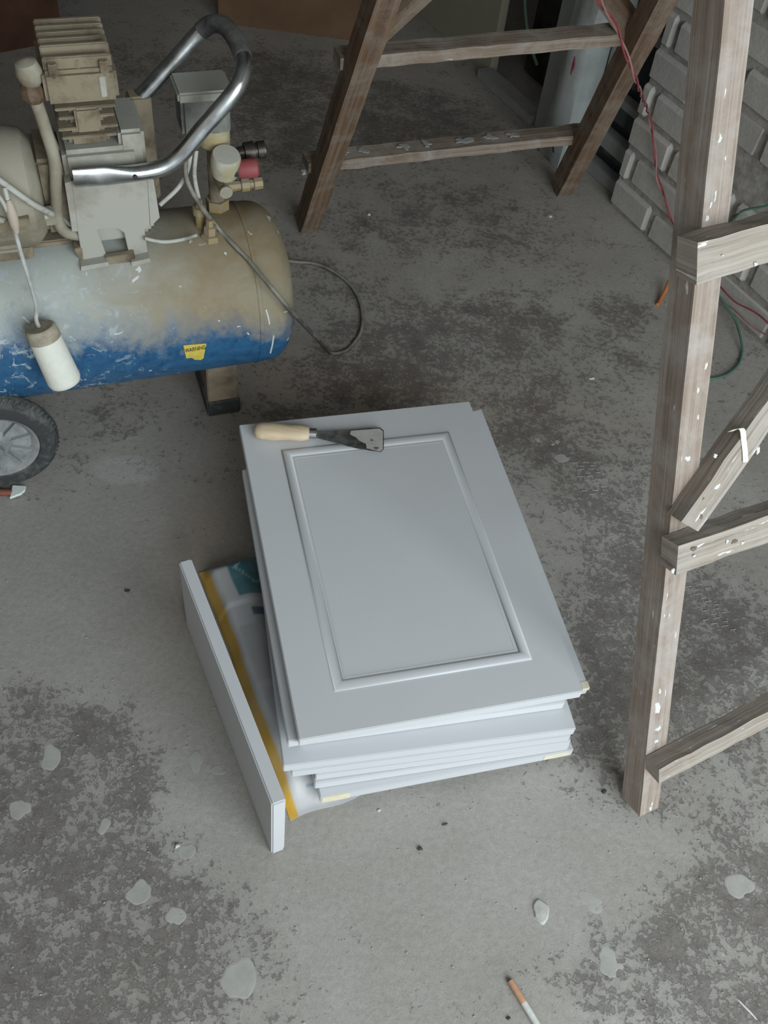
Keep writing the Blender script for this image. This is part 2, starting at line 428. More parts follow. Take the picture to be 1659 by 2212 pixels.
# ------------------------------------------------------------------ stack of cabinet doors
H_TOP, STEP, TH = .1635, .0185, .018
def door(i, bl, br, depthm, name, label, group, far=None):
    z = H_TOP - i * STEP
    A = at(*bl, z); B = at(*br, z); x = (B - A); w = x.length; x.normalize(); y = UP.cross(x)
    M = Matrix((x, y, UP)).transposed().to_4x4(); M.translation = A
    b = NB()
    if far: prism(b, [A, B, at(*far[1], z), at(*far[0], z)], -UP * TH)
    else: box(b, M, 0, w, 0, depthm, -TH, 0)
    o = obj(name, b, M_white, base=A - UP * TH, bevel=.0012, smooth=True)
    tag(o, label, 'cabinet door', group); return o, M, w
G = 'cabinet doors in the stack'
doorA, MA, wA = door(0, (646, 1599), (1260, 1493), .560, 'cabinet_door', 'white cabinet door with raised panel moulding, topmost of the stack, under the putty knife', G)
specs = [((622, 1602), (1273, 1485), .556, 'white cabinet door directly under the topmost one, showing slightly at its left and right'),
         ((650, 1598), (1222, 1517), .500, 'white cabinet door third from the top, a sliver showing at the front right'),
         ((612, 1655), (1245, 1574), .520, 'white cabinet door fourth from the top, its front stepping forward as a wide ledge'),
         ((630, 1667), (1234, 1589), .520, 'white cabinet door with its thin edge right under the wide ledge'),
         ((682, 1674), (1234, 1600), .515, 'white cabinet door third from the bottom, set back at the left'),
         ((680, 1693), (1232, 1608), .515, 'white cabinet door resting on the lowest door of the stack'),
         ((692, 1724), (1240, 1620), .520, 'lowest white cabinet door of the stack, cream patches on its front edge')]
drs = []
for i, (bl, br, dm, lab) in enumerate(specs): drs.append(door(i + 1, bl, br, dm, 'cabinet_door', lab, G, ((523, 1015), (1040, 883)) if i == 0 else None))
# moulding of the top door: nested rectangles between the pixel-measured corners
def rect_ring(M, x0, x1, y0, y1, prof):
    b = NB(); rings = []
    for ins, z in prof:
        rings.append([b.verts.new(M @ Vector(p)) for p in ((x0 + ins, y0 + ins, z), (x1 - ins, y0 + ins, z), (x1 - ins, y1 - ins, z), (x0 + ins, y1 - ins, z))])
    n = len(rings)
    for a, c in zip(rings, rings[1:] + rings[:1]):
        for k in range(4): b.faces.new((a[k], a[(k + 1) % 4], c[(k + 1) % 4], c[k]))
    bmesh.ops.recalc_face_normals(b, faces=b.faces); return b
mc = [MA.inverted() @ at(px, py, H_TOP) for px, py in ((722, 1500), (1148, 1420), (970, 935), (608, 972))]
mx0 = (mc[0].x + mc[3].x) / 2; mx1 = (mc[1].x + mc[2].x) / 2; my0 = (mc[0].y + mc[1].y) / 2; my1 = (mc[2].y + mc[3].y) / 2
obj('moulding', rect_ring(MA, mx0, mx1, my0, my1, ((0, -.0006), (.0004, .0012), (.003, .0024), (.007, .0032), (.011, .0030), (.0135, .0016), (.0148, .0003), (.0150, -.0006))), M_white, doorA, smooth=True, ang=60)
obj('moulding', rect_ring(MA, mx0 + .0172, mx1 - .0172, my0 + .0172, my1 - .0172, ((0, -.0006), (.0004, .0003), (.0014, .0004), (.0026, .0001), (.0028, -.0006))), M_white, doorA, smooth=True, ang=60, label='fine inner bead along the moulding')
# cream filler patches
oG, MG, wG = drs[6]
b = NB(); box(b, MG, .003, .042, -.0006, .001, -TH + .001, -.001); obj('filler_patch', b, M_cream, oG, label='cream filler patch at the left end of the front edge')
b = NB(); box(b, MG, wG - .045, wG - .006, -.0006, .001, -TH + .004, -.003); obj('filler_patch', b, M_cream, oG)
oB, MB_, wB = drs[0]
b = NB(); box(b, MB_, wB - .010, wB + .0006, -.0006, .010, -.006, .0005); obj('filler_patch', b, M_cream, oB, label='cream filler patch on the front right corner')

# ------------------------------------------------------------------ drawer front standing on edge
p0 = at(587, 1846); p1 = at(403, 1350); x = (p1 - p0); dl = x.length; x.normalize(); y = x.cross(UP)   # y points right
M = Matrix((x, y, UP)).transposed().to_4x4(); M.translation = p0
b = NB(); box(b, M, 0, dl, 0, .0185, 0, .170)
o = obj('drawer_front', b, M_white, base=p0, bevel=.0022, smooth=True)
tag(o, 'narrow white drawer front standing on its long edge beside the stack', 'drawer front')

# ------------------------------------------------------------------ printed sack lying under the stack
def sack():
    B0 = at(626, 1774); B1 = at(432, 1240); eb = (B1 - B0); LB = eb.length; eb.normalize(); ea = eb.cross(UP)
    LA = .345; NA, NBb = 92, 118
    b = NB(); cl = b.verts.layers.float_color.new('print'); R = random.Random(5); top = []; bot = []
    def ss(a, b_, x):
        t = min(1, max(0, (x - a) / (b_ - a))); return t * t * (3 - 2 * t)
    ctr = [(R.uniform(0, LA), R.uniform(0, LB), R.uniform(.01, .04), R.uniform(-.0012, .0014)) for _ in range(60)]
    for j in range(NBb + 1):
        rt = []; rb_ = []
        for i in range(NA + 1):
            a = LA * i / NA; c = LB * j / NBb
            free = max(0, 1 - a / (.050 + .15 * c))
            h = .0125 + .024 * ss(0, .5, free) * ss(.0, .12, c)
            h *= ss(-.004, .022, a) * ss(-.004, .05, c) * ss(-.004, .03, LB - c) * ss(-.002, .02, LA - a)
            if free > 0:
                h += sum(k * math.exp(-((a - u) ** 2 + (c - v) ** 2) / (s * s)) for u, v, s, k in ctr if abs(a - u) < .08 and abs(c - v) < .08)
                h += .004 * ss(.338, .344, c) * ss(0, .3, free)
            h = max(h, .0012)
            wob = .0015 * sin(c * 26) + .0006 * sin(c * 91 + 1)
            pt = B0 + ea * (a + wob * (1 - i / NA)) + eb * (c + .0025 * sin(a * 60) * (1 - j / NBb)) + UP * h
            v = b.verts.new(pt)
            # surface colours: print, a brown area, a painted shadow band at the fold
            col = (.56, .56, .57)
            if a < .0145: col = (.68, .40, .045)
            elif c > .352 and a > .040: 
                col = (.055, .20, .24)
                du, dv = a - .078, c - .402
                ru, rv = du * .8 + dv * .6, -du * .6 + dv * .8
                if abs(max(abs(ru), abs(rv)) - .020) < .0016: col = (.35, .45, .46)
                du, dv = a - .115, c - .400
                if abs(max(abs(du) * 1.0, abs(dv) * 1.3) - .018) < .0016: col = (.30, .40, .42)
            elif a > .056 + .03 * c and .14 < c < .315: col = (.25, .165, .14)
            elif a > .052 and .315 < c < .328: col = (.10, .14, .19)  # dark blue shadow by the fold, put into the colour
            elif .036 < a < .075 and .030 < c < .037: col = (.22, .30, .44)
            elif .02 < a < .05 and .2 < c < .3: col = (.47, .47, .47)
            v[cl] = col + (1,); rt.append(v); w = b.verts.new((pt.x, pt.y, .0005)); w[cl] = (.6, .6, .6, 1); rb_.append(w)
        top.append(rt); bot.append(rb_)
    for j in range(NBb):
        for i in range(NA):
            b.faces.new((top[j][i], top[j][i + 1], top[j + 1][i + 1], top[j + 1][i]))
            b.faces.new((bot[j][i], bot[j + 1][i], bot[j + 1][i + 1], bot[j][i + 1]))
    for j in range(NBb):
        b.faces.new((top[j][0], top[j + 1][0], bot[j + 1][0], bot[j][0])); b.faces.new((top[j][NA], bot[j][NA], bot[j + 1][NA], top[j + 1][NA]))
    for i in range(NA):
        b.faces.new((top[0][i], bot[0][i], bot[0][i + 1], top[0][i + 1])); b.faces.new((top[NBb][i], top[NBb][i + 1], bot[NBb][i + 1], bot[NBb][i]))
    bmesh.ops.recalc_face_normals(b, faces=b.faces)
    t = NT('printed_woven_plastic'); at_ = t.n('ShaderNodeAttribute', attribute_name='print')
    n = t.noise(16, 6, .6, t.coord())
    t.col(t.mix(t.ramp(n, ((.4, 0.0), (.75, .45))), at_.outputs['Color'], (.42, .415, .40)))
    t.bump(t.noise(60, 4, .6, t.coord()), .2, .0015); mm = t.set(.38, 0, .4)
    o = obj('powder_sack', b, mm, base=B0.copy(), smooth=True, ang=60)
    tag(o, 'flat white plastic sack with yellow side stripe and teal print, lying under the door stack', 'sack')
sack()

# ------------------------------------------------------------------ putty knife on the top door
def putty_knife():
    z = H_TOP
    h0 = at(548, 930, z + .014); h1 = at(668, 936, z + .014)
    d = (h1 - h0).normalized()
    t = thing('putty_knife', at(640, 940, z), 'putty knife with pale wooden handle lying across the top corner of the top door', 'putty knife')
    L = (h1 - h0).length; b = NB(); M = axisM(h0, h1)
    prof = [(0, .002), (.0015, .0085), (.006, .0135), (.014, .0155), (.03, .0162), (L * .45, .0150), (L * .65, .0138), (L * .85, .0148), (L * .97, .0125), (L, .0105)]
    lathe(b, M, prof, 28)
    for v in b.verts:
        lc = M.inverted() @ v.co; lc.z *= .80; v.co = M @ lc
    tt = NT('pale_beech'); c = tt.coord(); n = tt.noise(1.0, 6, .6, tt.map(c, (20, 120, 90)), .4)
    tt.col(tt.ramp(n, ((.3, (.46, .36, .23)), (.7, (.60, .50, .35))))); tt.bump(n, .1, .001); mh = tt.set(.55, 0, .35)
    obj('handle', b, mh, t, smooth=True, ang=60)
    b = NB(); f1 = h1 + d * .012; cyl(b, h1 - d * .001, f1, .0088, 24, .001)
    tt = NT('polished_steel'); tt.col((.62, .63, .65)); m_steel = tt.set(.16, 1)
    obj('ferrule', b, m_steel, t, smooth=True)
    # blade: tang then widening blade, tip resting on the moulding
    zt = z + .0075
    B = [at(682, 931, zt + .004), at(702, 932, zt + .003), at(762, 929, zt), at(820, 924, zt), at(829, 931, zt), at(829, 971, zt), at(822, 977, zt), at(770, 969, zt), at(712, 954, zt + .002), at(682, 946, zt + .004)]
    b = NB(); prism(b, [B[0], B[1], B[8], B[9]], UP * .0011); prism(b, [B[1], at(762, 929, zt), at(770, 969, zt), B[8]], UP * .0011); prism(b, B[2:8], UP * .0011)
    tt = NT('stained_steel_blade'); c = tt.coord(); n = tt.noise(45, 6, .7, c, .6)
    tt.col(tt.ramp(n, ((.38, (.10, .105, .10)), (.62, (.30, .31, .30))))); mbl = tt.set(.42, .75); tt.bump(n, .1, .001)
    bl = obj('blade', b, mbl, t)
    # dried putty skin on the end half of the blade
    zp = zt + .0013
    Pp = [at(758, 931, zp), at(819, 926, zp), at(827, 932, zp), at(827, 970, zp), at(820, 975, zp), at(792, 968, zp), at(790, 958, zp), at(775, 951, zp), at(768, 944, zp), at(756, 938, zp)]
    b = NB(); prism(b, Pp, UP * .0006)
    pc = plain('dried_grey_putty', (.43, .42, .40), .75, 0, .2, .1, 60, .3)
    obj('putty_layer', b, pc, bl)
    for (px, py, r) in ((812, 968, .0045), (803, 951, .003)):
        b = NB(); blob(b, at(px, py, zp + .0006), Vector((1, 0, 0)), Vector((0, 1, 0)), r, r * .7, .0005, UP, int(px)); obj('dark_spot', b, plain('old_putty_speck', (.13, .125, .12), .8), bl)
putty_knife()

# ------------------------------------------------------------------ wooden trestles
def fit_beam(name, pts, w, t, N, mat, parent, seed, rough=.0012, n=14, off=0.0):
    b = NB(); beam(b, pts[0] + N * off, pts[1] + N * off, w, t, N, seed, rough, n)
    return obj(name, b, mat, parent, bevel=0.0)
def near_trestle():
    P0 = at(1400, 1776); P1 = pd(1598, 0, .85); d = (P1 - P0).normalized()
    r = Vector((cos(radians(31)), sin(radians(31)), 0)); N = r.cross(d).normalized()
    if N.z < 0: N = -N
    t = thing('sawhorse', P0, 'pale weathered timber trestle with rungs and diagonal brace, near the camera at the right', 'trestle')
    w, dp = .033, .041
    # P0,P1 = middle of the front (lit) face
    e = P1 + d * .62
    post = fit_beam('post', (P0 - N * dp / 2 + d * .02, e - N * dp / 2), w, dp, N, M_wood_post, t, 1, .0006, 30)
    # flatten the foot on the floor
    F = P0 + N * .0
    def hp(px, py, k=0): return hit(px, py, P0 + N * k, N)
    # second post, outside the frame, carries the other rung ends
    q = r * .62; fit_beam('post', (P0 + q - N * dp / 2 + d * .02, e + q - N * dp / 2), w, dp, N, M_wood_post, t, 2, .0006, 12)
    def rung(a, b_, hgt, tk, seed, over, name='rung', L=None, adj=.0):
        A = hp(*a, tk); B = hp(*b_, tk); dr = (B - A).normalized()
        if L: B = A + dr * L
        A = A - dr * over
        return fit_beam(name, (A - N * tk / 2, B - N * tk / 2), hgt, tk, N, M_wood_rung, t, seed, .0012, 26)
    rung((1506, 570), (1659, 526), .040, .030, 11, .0, L=.66)
    rung((1463, 1213), (1659, 1143), .040, .028, 12, .0, L=.66)
    rung((1425, 1678), (1659, 1554), .028, .030, 13, .0, L=.68)
    br = rung((1489, 1138), (1659, 899), .034, .024, 14, .0, 'diagonal_brace', L=.72)
    # curled strip of tape on the brace
    s = [hp(1577, 932, .0255), hp(1592, 926, .032), hp(1603, 928, .030), hp(1606, 950, .0255), hp(1609, 975, .0252), hp(1610, 998, .0252)]
    s = spline(s, 4); b = NB(); av = r * .0075 - d * .001
    L_ = [b.verts.new(p - av * .5) for p in s]; R_ = [b.verts.new(p + av * .5) for p in s]
    L2 = [b.verts.new(p - av * .5 + N * .0006) for p in s]; R2 = [b.verts.new(p + av * .5 + N * .0006) for p in s]
    for i in range(len(s) - 1):
        for q4 in ((L_[i], L_[i + 1], R_[i + 1], R_[i]), (L2[i], R2[i], R2[i + 1], L2[i + 1]), (L_[i], L2[i], L2[i + 1], L_[i + 1]), (R_[i], R_[i + 1], R2[i + 1], R2[i])): b.faces.new(q4)
    bmesh.ops.recalc_face_normals(b, faces=b.faces)
    obj('tape_strip', b, plain('pale_tape', (.66, .70, .60), .5), t, label='pale curled strip of tape on the diagonal brace')
    # white paint flecks on the lit faces, pressed onto the front plane
    b = NB(); rs = random.Random(9)
    for (px, py, rx, ry, k) in ((1555, 298, 6, 8, 0), (1545, 420, 3, 11, 0), (1535, 440, 3, 8, 0), (1566, 343, 2.5, 6, 0), (1527, 470, 5, 8, 0), (1524, 790, 4, 9, 0), (1507, 845, 3, 9, 0), (1508, 900, 3, 6, 0), (1487, 990, 8, 7, 0), (1420, 1532, 8, 16, 0), (1425, 1495, 3, 8, 0), (1421, 1575, 7, 7, 0), (1435, 1330, 2, 5, 0), (1445, 1330, 2, 6, 0), (1408, 1735, 2.5, 6, 0), (1404, 1748, 4, 6, 0), (1418, 1600, 5, 6, 0),
                               (1546, 985, 5, 5, .0245), (1638, 972, 5, 9, .0245), (1633, 570, 4, 6, .0305), (1560, 552, 3, 2, .0305), (1570, 1170, 4, 5, .0285), (1605, 1172, 4, 4, .0285), (1453, 1235, 5, 6, .0285), (1500, 1200, 4, 3, .0285), (1549, 1050, 7, 7, .0245)):
        c = hp(px, py, k); kk = depth(c) / FPX
        blob(b, c, r, d, rx * kk, ry * kk, .0009, N, int(px * 3 + py), .35)
    stuff(obj('paint_flecks', b, M_flake, t))
    # the knot and nail holes
    b = NB()
    for (px, py, rx, ry, k) in ((1519, 1076, 4, 4, .0245), (1514, 1116, 5, 8, .0245), (1588, 1170, 9, 5, .0285), (1500, 1185, 9, 5, .0285)):
        c = hp(px, py, k); kk = depth(c) / FPX; blob(b, c, r, d, rx * kk, ry * kk, .0003, N, int(px), .25)
    stuff(obj('knots', b, plain('dark_knot', (.15, .11, .085), .9), t))
near_trestle()

def far_trestle():
    r = Vector((cos(radians(26)), sin(radians(26)), 0))
    f1 = at(661, 488); t1 = pd(824, 0, 1.57); f2 = at(1212, 410); t2 = pd(1424, 0, 1.74)
    t = thing('sawhorse', f1, 'brown timber trestle with two long rails, standing beyond the compressor and door stack', 'trestle')
    d1 = (t1 - f1).normalized(); d2 = (t2 - f2).normalized()
    N = r.cross(d1).normalized()
    if N.y > 0: N = -N
    def along(f, d, y):
        best = None
        for i in range(1200):
            p = f + d * (i * .001); c = p - CAMP; py = IH / 2 + FPX * c.dot(DN) / c.dot(FWD)
            if py <= y: return p
        return p
    for k, (f, d) in enumerate(((f1, d1), (f2, d2))):
        fit_beam('leg', (f + d * .012, f + d * 1.25), .042, .046, N, M_wood_far, t, 31 + k, .0008, 20)
    for k, (yl, yr, hh, dpth, lo) in enumerate(((374, 312, .022, .046, .026), (150, 96, .022, .046, .026))):
        a = along(f1, d1, yl); c = along(f2, d2, yr)
        dr = (c - a).normalized(); N2 = Vector((r.y, -r.x, 0))
        a2 = a - N2 * .044 - dr * lo; c2 = c - N2 * .044 + dr * .03
        fit_beam('rail', (a2, c2), hh, dpth, N2, M_wood_rail, t, 40 + k, .0012, 24)
    a = along(f1, d1, 128); e = pd(985, -60, depth(a) - .02)
    fit_beam('brace', (a - N * .02, e - N * .02), .036, .03, N, M_wood_far, t, 51, .0008, 8)
    a = along(f2, d2, 90); e = pd(1270, -60, depth(a) - .03)
    fit_beam('brace', (a - N * .02, e - N * .02), .042, .03, N, M_wood_far, t, 52, .0008, 8)
    # pale plaster smears on the lower rail
    b = NB(); a = along(f1, d1, 374); c = along(f2, d2, 312); dr = (c - a).normalized(); N2 = Vector((r.y, -r.x, 0))
    zz = UP * .0135
    for s, rx in ((.06, .012), (.10, .010), (.19, .013), (.245, .010), (.33, .02), (.40, .014), (.45, .012)):
        blob(b, a + dr * s - N2 * .044 + zz, dr, N2, rx, .012, .0012, UP, int(s * 1000), .4)
    stuff(obj('plaster_smears', b, M_splat, t))
far_trestle()

# ------------------------------------------------------------------ air compressor
CE = Vector((-.2780, 1.3271, 0)); CYAW = .4315
cu = Vector((cos(CYAW), sin(CYAW), 0)); cv = Vector((-sin(CYAW), cos(CYAW), 0))
def C(u, v, w): return CE + cu * u + cv * v + UP * w
MC = Matrix((cu, cv, UP)).transposed().to_4x4(); MC.translation = CE
def onv(px, py, v): return hit(px, py, CE + cv * v, cv)
def loc(p): d = p - CE; return Vector((d.dot(cu), d.dot(cv), p.z))
def ontank(px, py, R):
    """first hit of the pixel's ray with the tank's cylinder"""
    d = ray(px, py); o = CAMP - C(0, 0, .25)
    dv, dw, ov, ow = d.dot(cv), d.z, o.dot(cv), o.z
    A = dv * dv + dw * dw; B = 2 * (ov * dv + ow * dw); Cc = ov * ov + ow * ow - R * R
    t = (-B - sqrt(max(0, B * B - 4 * A * Cc))) / (2 * A); return CAMP + d * t

def tank_mat():
    t = NT('dust_covered_blue_paint'); c = t.coord(); sx = t.n('ShaderNodeSeparateXYZ'); t.l(c, sx.inputs[0])
    # height above the tank's belly decides how much dust has settled; ragged edge
    hgt = t.math('DIVIDE', t.math('SUBTRACT', sx.outputs[2], .115), .27)
    n = t.noise(11, 8, .68, c, .5); n2 = t.noise(60, 5, .7, c)
    w = t.math('ADD', hgt, t.math('MULTIPLY', t.math('SUBTRACT', n, .5), .62)); w = t.math('ADD', w, t.math('MULTIPLY', t.math('SUBTRACT', n2, .5), .22))
    w = t.math('ADD', w, t.math('MULTIPLY', t.math('SUBTRACT', sx.outputs[0], .03), .55))
    k = t.ramp(w, ((.42, 0.0), (.54, .60), (.68, 1.0)))
    blue = t.ramp(n2, ((.3, (.012, .062, .15)), (.7, (.035, .125, .24))))
    # brown dust gathers at the right-hand end, white spray at the left
    xn = t.math('ADD', t.math('MULTIPLY', sx.outputs[0], 3.4), t.math('MULTIPLY', t.math('SUBTRACT', n, .5), 1.2))
    sidx = t.ramp(t.math('ADD', xn, .98), ((.15, 0.0), (.75, 1.0)))
    dust = t.mix(sidx, (.39, .42, .39), t.ramp(n, ((.35, (.215, .158, .08)), (.65, (.26, .235, .17)))))
    col = t.mix(k, blue, dust)
    chip = t.ramp(t.noise(34, 3, .5, c, 1.0), ((.70, 0.0), (.715, 1.0)))
    col = t.mix(t.math('MULTIPLY', chip, .85), col, (.62, .66, .66))
    ch2 = t.ramp(t.noise(48, 5, .7, c, .8), ((.57, 0.0), (.61, 1.0)))
    left = t.ramp(t.math('MULTIPLY', sx.outputs[0], -2.6), ((.25, 0.0), (.6, 1.0)))
    col = t.mix(t.math('MULTIPLY', t.math('MULTIPLY', ch2, left), .7), col, (.42, .48, .50))
    t.col(col); t.l(t.math('ADD', t.math('MULTIPLY', k, .5), .35), t.b.inputs['Roughness'])
    t.bump(t.noise(90, 5, .6, c), .2, .001); m_ = t.set(.6)
    return m_
M_tank = tank_mat()
M_cast = dusty('dusty_cast_iron', (.065, .048, .030), (.225, .188, .128), .30, .55, 16, .9, .22, 0, .5)
M_motor = dusty('dusty_motor_shell', (.19, .165, .115), (.32, .30, .235), .35, .6, 10, .85, .2)
M_sheet = dusty('dusty_sheet_metal', (.22, .195, .15), (.345, .342, .30), .30, .52, 9, .7, .12)
M_tubegrey = dusty('dusty_hose', (.22, .21, .18), (.42, .42, .38), .35, .55, 30, .8, .1)
M_black = plain('black_plastic', (.03, .03, .03), .5, 0, .4, .3)
M_brass = dusty('dusty_brass', (.34, .23, .08), (.26, .22, .145), .36, .56, 60, .6, .2, .3)
M_rubber = dusty('dusty_rubber', (.035, .037, .038), (.15, .155, .14), .50, .85, 40, .85, .22)
M_rim = dusty('grey_plastic_rim', (.17, .18, .18), (.30, .31, .31), .4, .6, 20, .6, .1)
t_ = NT('chrome'); c_ = t_.coord(); t_.col(t_.ramp(t_.noise(40, 5, .6, c_), ((.3, (.42, .45, .46)), (.7, (.60, .63, .64))))); t_.l(t_.ramp(t_.noise(25, 5, .6, c_), ((.35, .18), (.65, .42))), t_.b.inputs['Roughness']); M_chrome = t_.set(.2, 1)
t_.b.inputs['Metallic'].default_value = 1

def compressor():
    t = thing('air_compressor', CE, 'blue dust-covered air compressor on wheels with chrome handle', 'air compressor')
    R = .134
    b = NB(); M = MC @ Matrix.Translation((0, 0, .25))
    L = .78
    dome = [(.05 * sin(a), R * (.16 + .84 * cos(a)) if a < 1.2 else R * (.16 + .84 * cos(a))) for a in [i * pi / 2 / 12 for i in range(13)]]
    def domeprof():
        return [(.052 * (1 - (1 - i / 12) ** 2) ** .5, R * (1 - (i / 12) ** 3.2) ** .5 if i < 12 else 0) for i in range(13)]
    dp = []
    for i in range(15):
        a = i / 14 * pi / 2; dp.append((.055 * sin(a) ** .9 if a > 0 else 0, R * cos(a) ** .62 if i < 14 else 0))
    prof = [(-L - x, r_) for x, r_ in dp[::-1]] + [(-L + k * .06, R) for k in range(1, 13)] + dp
    lathe(b, M, prof, 96)
    tk = obj('tank', b, M_tank, t, smooth=True, ang=50)
    # weld bead round the right-hand end
    b = NB(); lathe(b, M, [(-.022, R - .002), (-.020, R + .0012), (-.014, R + .0012), (-.012, R - .002)], 96); obj('weld_bead', b, M_tank, tk, smooth=True)
    # warning sticker curved on the tank
    st = plain('yellow_sticker', (.55, .44, .08), .5, 0, .4, .12, 80)
    def onp(px, py): return ontank(px, py, R + .0008)
    b = NB(); rws = []
    for j in range(7):
        f = j / 6; l = Vector((396, 746)).lerp(Vector((402, 772)), f); r_ = Vector((446, 742)).lerp(Vector((440, 772)), f)
        rws.append([b.verts.new(onp(*(l.lerp(r_, i / 6) + Vector((0, (4 * abs(i / 6 - .6) if j == 6 else 0) + (5 if j == 6 and 2 < i < 6 else 0)))))) for i in range(7)])
    for j in range(6):
        for i in range(6): b.faces.new((rws[j][i], rws[j][i + 1], rws[j + 1][i + 1], rws[j + 1][i]))
    ex = bmesh.ops.extrude_face_region(b, geom=b.faces[:]); 
    for v in [g for g in ex['geom'] if isinstance(g, bmesh.types.BMVert)]: v.co += (CAMP - v.co).normalized() * .0004
    bmesh.ops.recalc_face_normals(b, faces=b.faces)
    stk = obj('warning_sticker', b, st, tk)
    # lettering WARNING
    cu_ = bpy.data.curves.new('lettering', 'FONT'); cu_.body = 'WARNING'; cu_.size = .0105; cu_.extrude = .0002
    to = bpy.data.objects.new('lettering', cu_); COL.objects.link(to)
    dg = bpy.context.evaluated_depsgraph_get(); me = bpy.data.meshes.new_from_object(to.evaluated_get(dg))
    bpy.data.objects.remove(to); b = NB(); b.from_mesh(me); bpy.data.meshes.remove(me)
    A = onp(400, 761); Bq = onp(444, 753); ax = (Bq - A).normalized(); up_ = (onp(398, 749) - A); up_ = (up_ - ax * up_.dot(ax)).normalized(); nn = ax.cross(up_)
    wmax = max(v.co.x for v in b.verts); sc = (Bq - A).length / wmax
    for v in b.verts: v.co = A + ax * v.co.x * sc + up_ * v.co.y * 1.15 + nn * (v.co.z + .0009)
    obj('lettering', b, M_black, tk)
    # scratches: two pale paint marks near the right end
    for (a, c2) in (((574, 668), (582, 700)), ((591, 725), (584, 762))):
        b = NB(); tube(b, [onp(*a), onp((a[0] + c2[0]) / 2 + 1, (a[1] + c2[1]) / 2), onp(*c2)], .0016, 6); obj('paint_mark', b, M_flake, tk)
    # foot under the right end
    b = NB(); box(b, MC, -.100, -.045, -.055, .055, .035, .135); ft = obj('foot', b, dusty('dusty_brown_steel', (.10, .075, .05), (.26, .21, .145), .35, .6, 12, .85, .1), t, bevel=.002)
    b = NB(); box(b, MC, -.103, -.042, -.058, .058, .0, .037); obj('rubber_pad', b, M_rubber, ft, bevel=.003)
    # wheels
    def wheel(vc, s):
        hub = C(-.462, vc, .0995); R2 = .0985; w = .036
        Mx = axisM(hub, hub - cv * s)      # axis pointing outward
        b = NB(); lathe(b, Mx, [(-w / 2, .068), (-w / 2, .088), (-w / 2 + .006, R2 - .003), (0, R2 - .0005), (w / 2 - .006, R2 - .003), (w / 2, .089), (w / 2 + .0015, .078), (w / 2, .068), (w / 2 - .003, .066), (0, .064)], 72)
        ty = obj('tyre', b, M_rubber, t, smooth=True, ang=25)
        b = NB()
        for k in range(64):
            a = 2 * pi * k / 64
            for side in (-1, 1):
                p = [Mx @ Vector((side * x_ * .8, (R2 + q - .004) * cos(a + da), (R2 + q - .004) * sin(a + da))) for x_, q, da in ((.004, 0.003, -.02), (.017, -.002, .03))]
                tube(b, p, .0024, 4)
        stuff(obj('tread_blocks', b, M_rubber, ty))
        b = NB(); lathe(b, Mx, [(-.010, .020), (-.010, .067), (.013, .0675), (.016, .066), (.014, .062), (.004, .054), (.003, .026), (.010, .022), (.017, .018), (.019, .0)], 48)
        rm = obj('rim', b, M_rim, t, smooth=True, ang=30)
        for k in range(10):
            a = 2 * pi * k / 10 + .2; p0_ = Mx @ Vector((.006, .022 * cos(a), .022 * sin(a))); p1_ = Mx @ Vector((.006, .057 * cos(a), .057 * sin(a)))
            b = NB(); beam(b, p0_, p1_, .004, .009, (Mx.to_3x3() @ Vector((1, 0, 0))), k); obj('spoke', b, M_rim, rm)
        b = NB(); lathe(b, Mx, [(.018, .0), (.018, .011), (.027, .010), (.030, .0)], 24); obj('hub_cap', b, M_rim, rm, smooth=True)
    wheel(-.128, 1); wheel(.128, -1)
    b = NB(); cyl(b, C(-.460, -.13, .0945), C(-.460, .13, .0945), .008); obj('axle', b, M_cast, t, smooth=True)
    b = NB(); box(b, MC, -.483, -.437, -.09, .09, .085, .135); obj('axle_bracket', b, M_cast, t)
    # ---- saddle plate carrying motor and pump
    b = NB(); box(b, MC, -.68, -.165, -.020, .055, .381, .392); sd = obj('saddle_plate', b, M_cast, t, bevel=.002)
    # front bracket plate with arch opening
    v0 = -.052
    def q(px, py, vv=v0): return onv(px, py, vv)
    out = [(176, 566), (188, 572), (232, 560), (222, 503), (228, 496), (262, 495), (268, 500), (273, 512), (280, 520), (286, 560), (319, 552), (312, 498), (322, 494), (343, 478), (330, 385), (152, 392), (160, 470), (168, 500)]
    out = [(180, 572), (233, 560), (210, 497), (216, 495), (255, 494), (268, 503), (282, 562), (320, 552), (312, 495), (324, 488), (318, 380), (154, 392), (168, 500)]
    b = NB(); prism(b, [q(*p) for p in out], cv * .0035); bp = obj('bracket_plate', b, M_sheet, t, bevel=.0008)
    # side return of the bracket, with the small step at the right
    b = NB(); prism(b, [q(318, 378), q(331, 384), q(345, 470), q(325, 490)], cv * .03); obj('bracket_flange', b, M_sheet, bp)
    b = NB(); prism(b, [q(154, 392), q(140, 396), q(156, 500), q(168, 500)], cv * .03); obj('bracket_flange', b, M_sheet, bp)
    b = NB(); prism(b, [q(172, 572), q(233, 560), q(230, 552), q(172, 562)], -cv * .016); obj('bracket_foot', b, M_sheet, bp)
    b = NB(); prism(b, [q(282, 562), q(322, 552), q(319, 544), q(280, 553)], -cv * .016); obj('bracket_foot', b, M_sheet, bp)
    b = NB(); prism(b, [q(226, 548), q(288, 538), q(291, 556), q(231, 566)], -cv * .010); obj('bracket_strip', b, M_cast, bp, bevel=.0008)
    b = NB(); prism(b, [q(160, 538), q(178, 534), q(184, 572), q(168, 556)], cv * .02); obj('bracket_foot', b, M_cast, bp, bevel=.0008)
    # ---- handle
    va, vb = -.060, .082
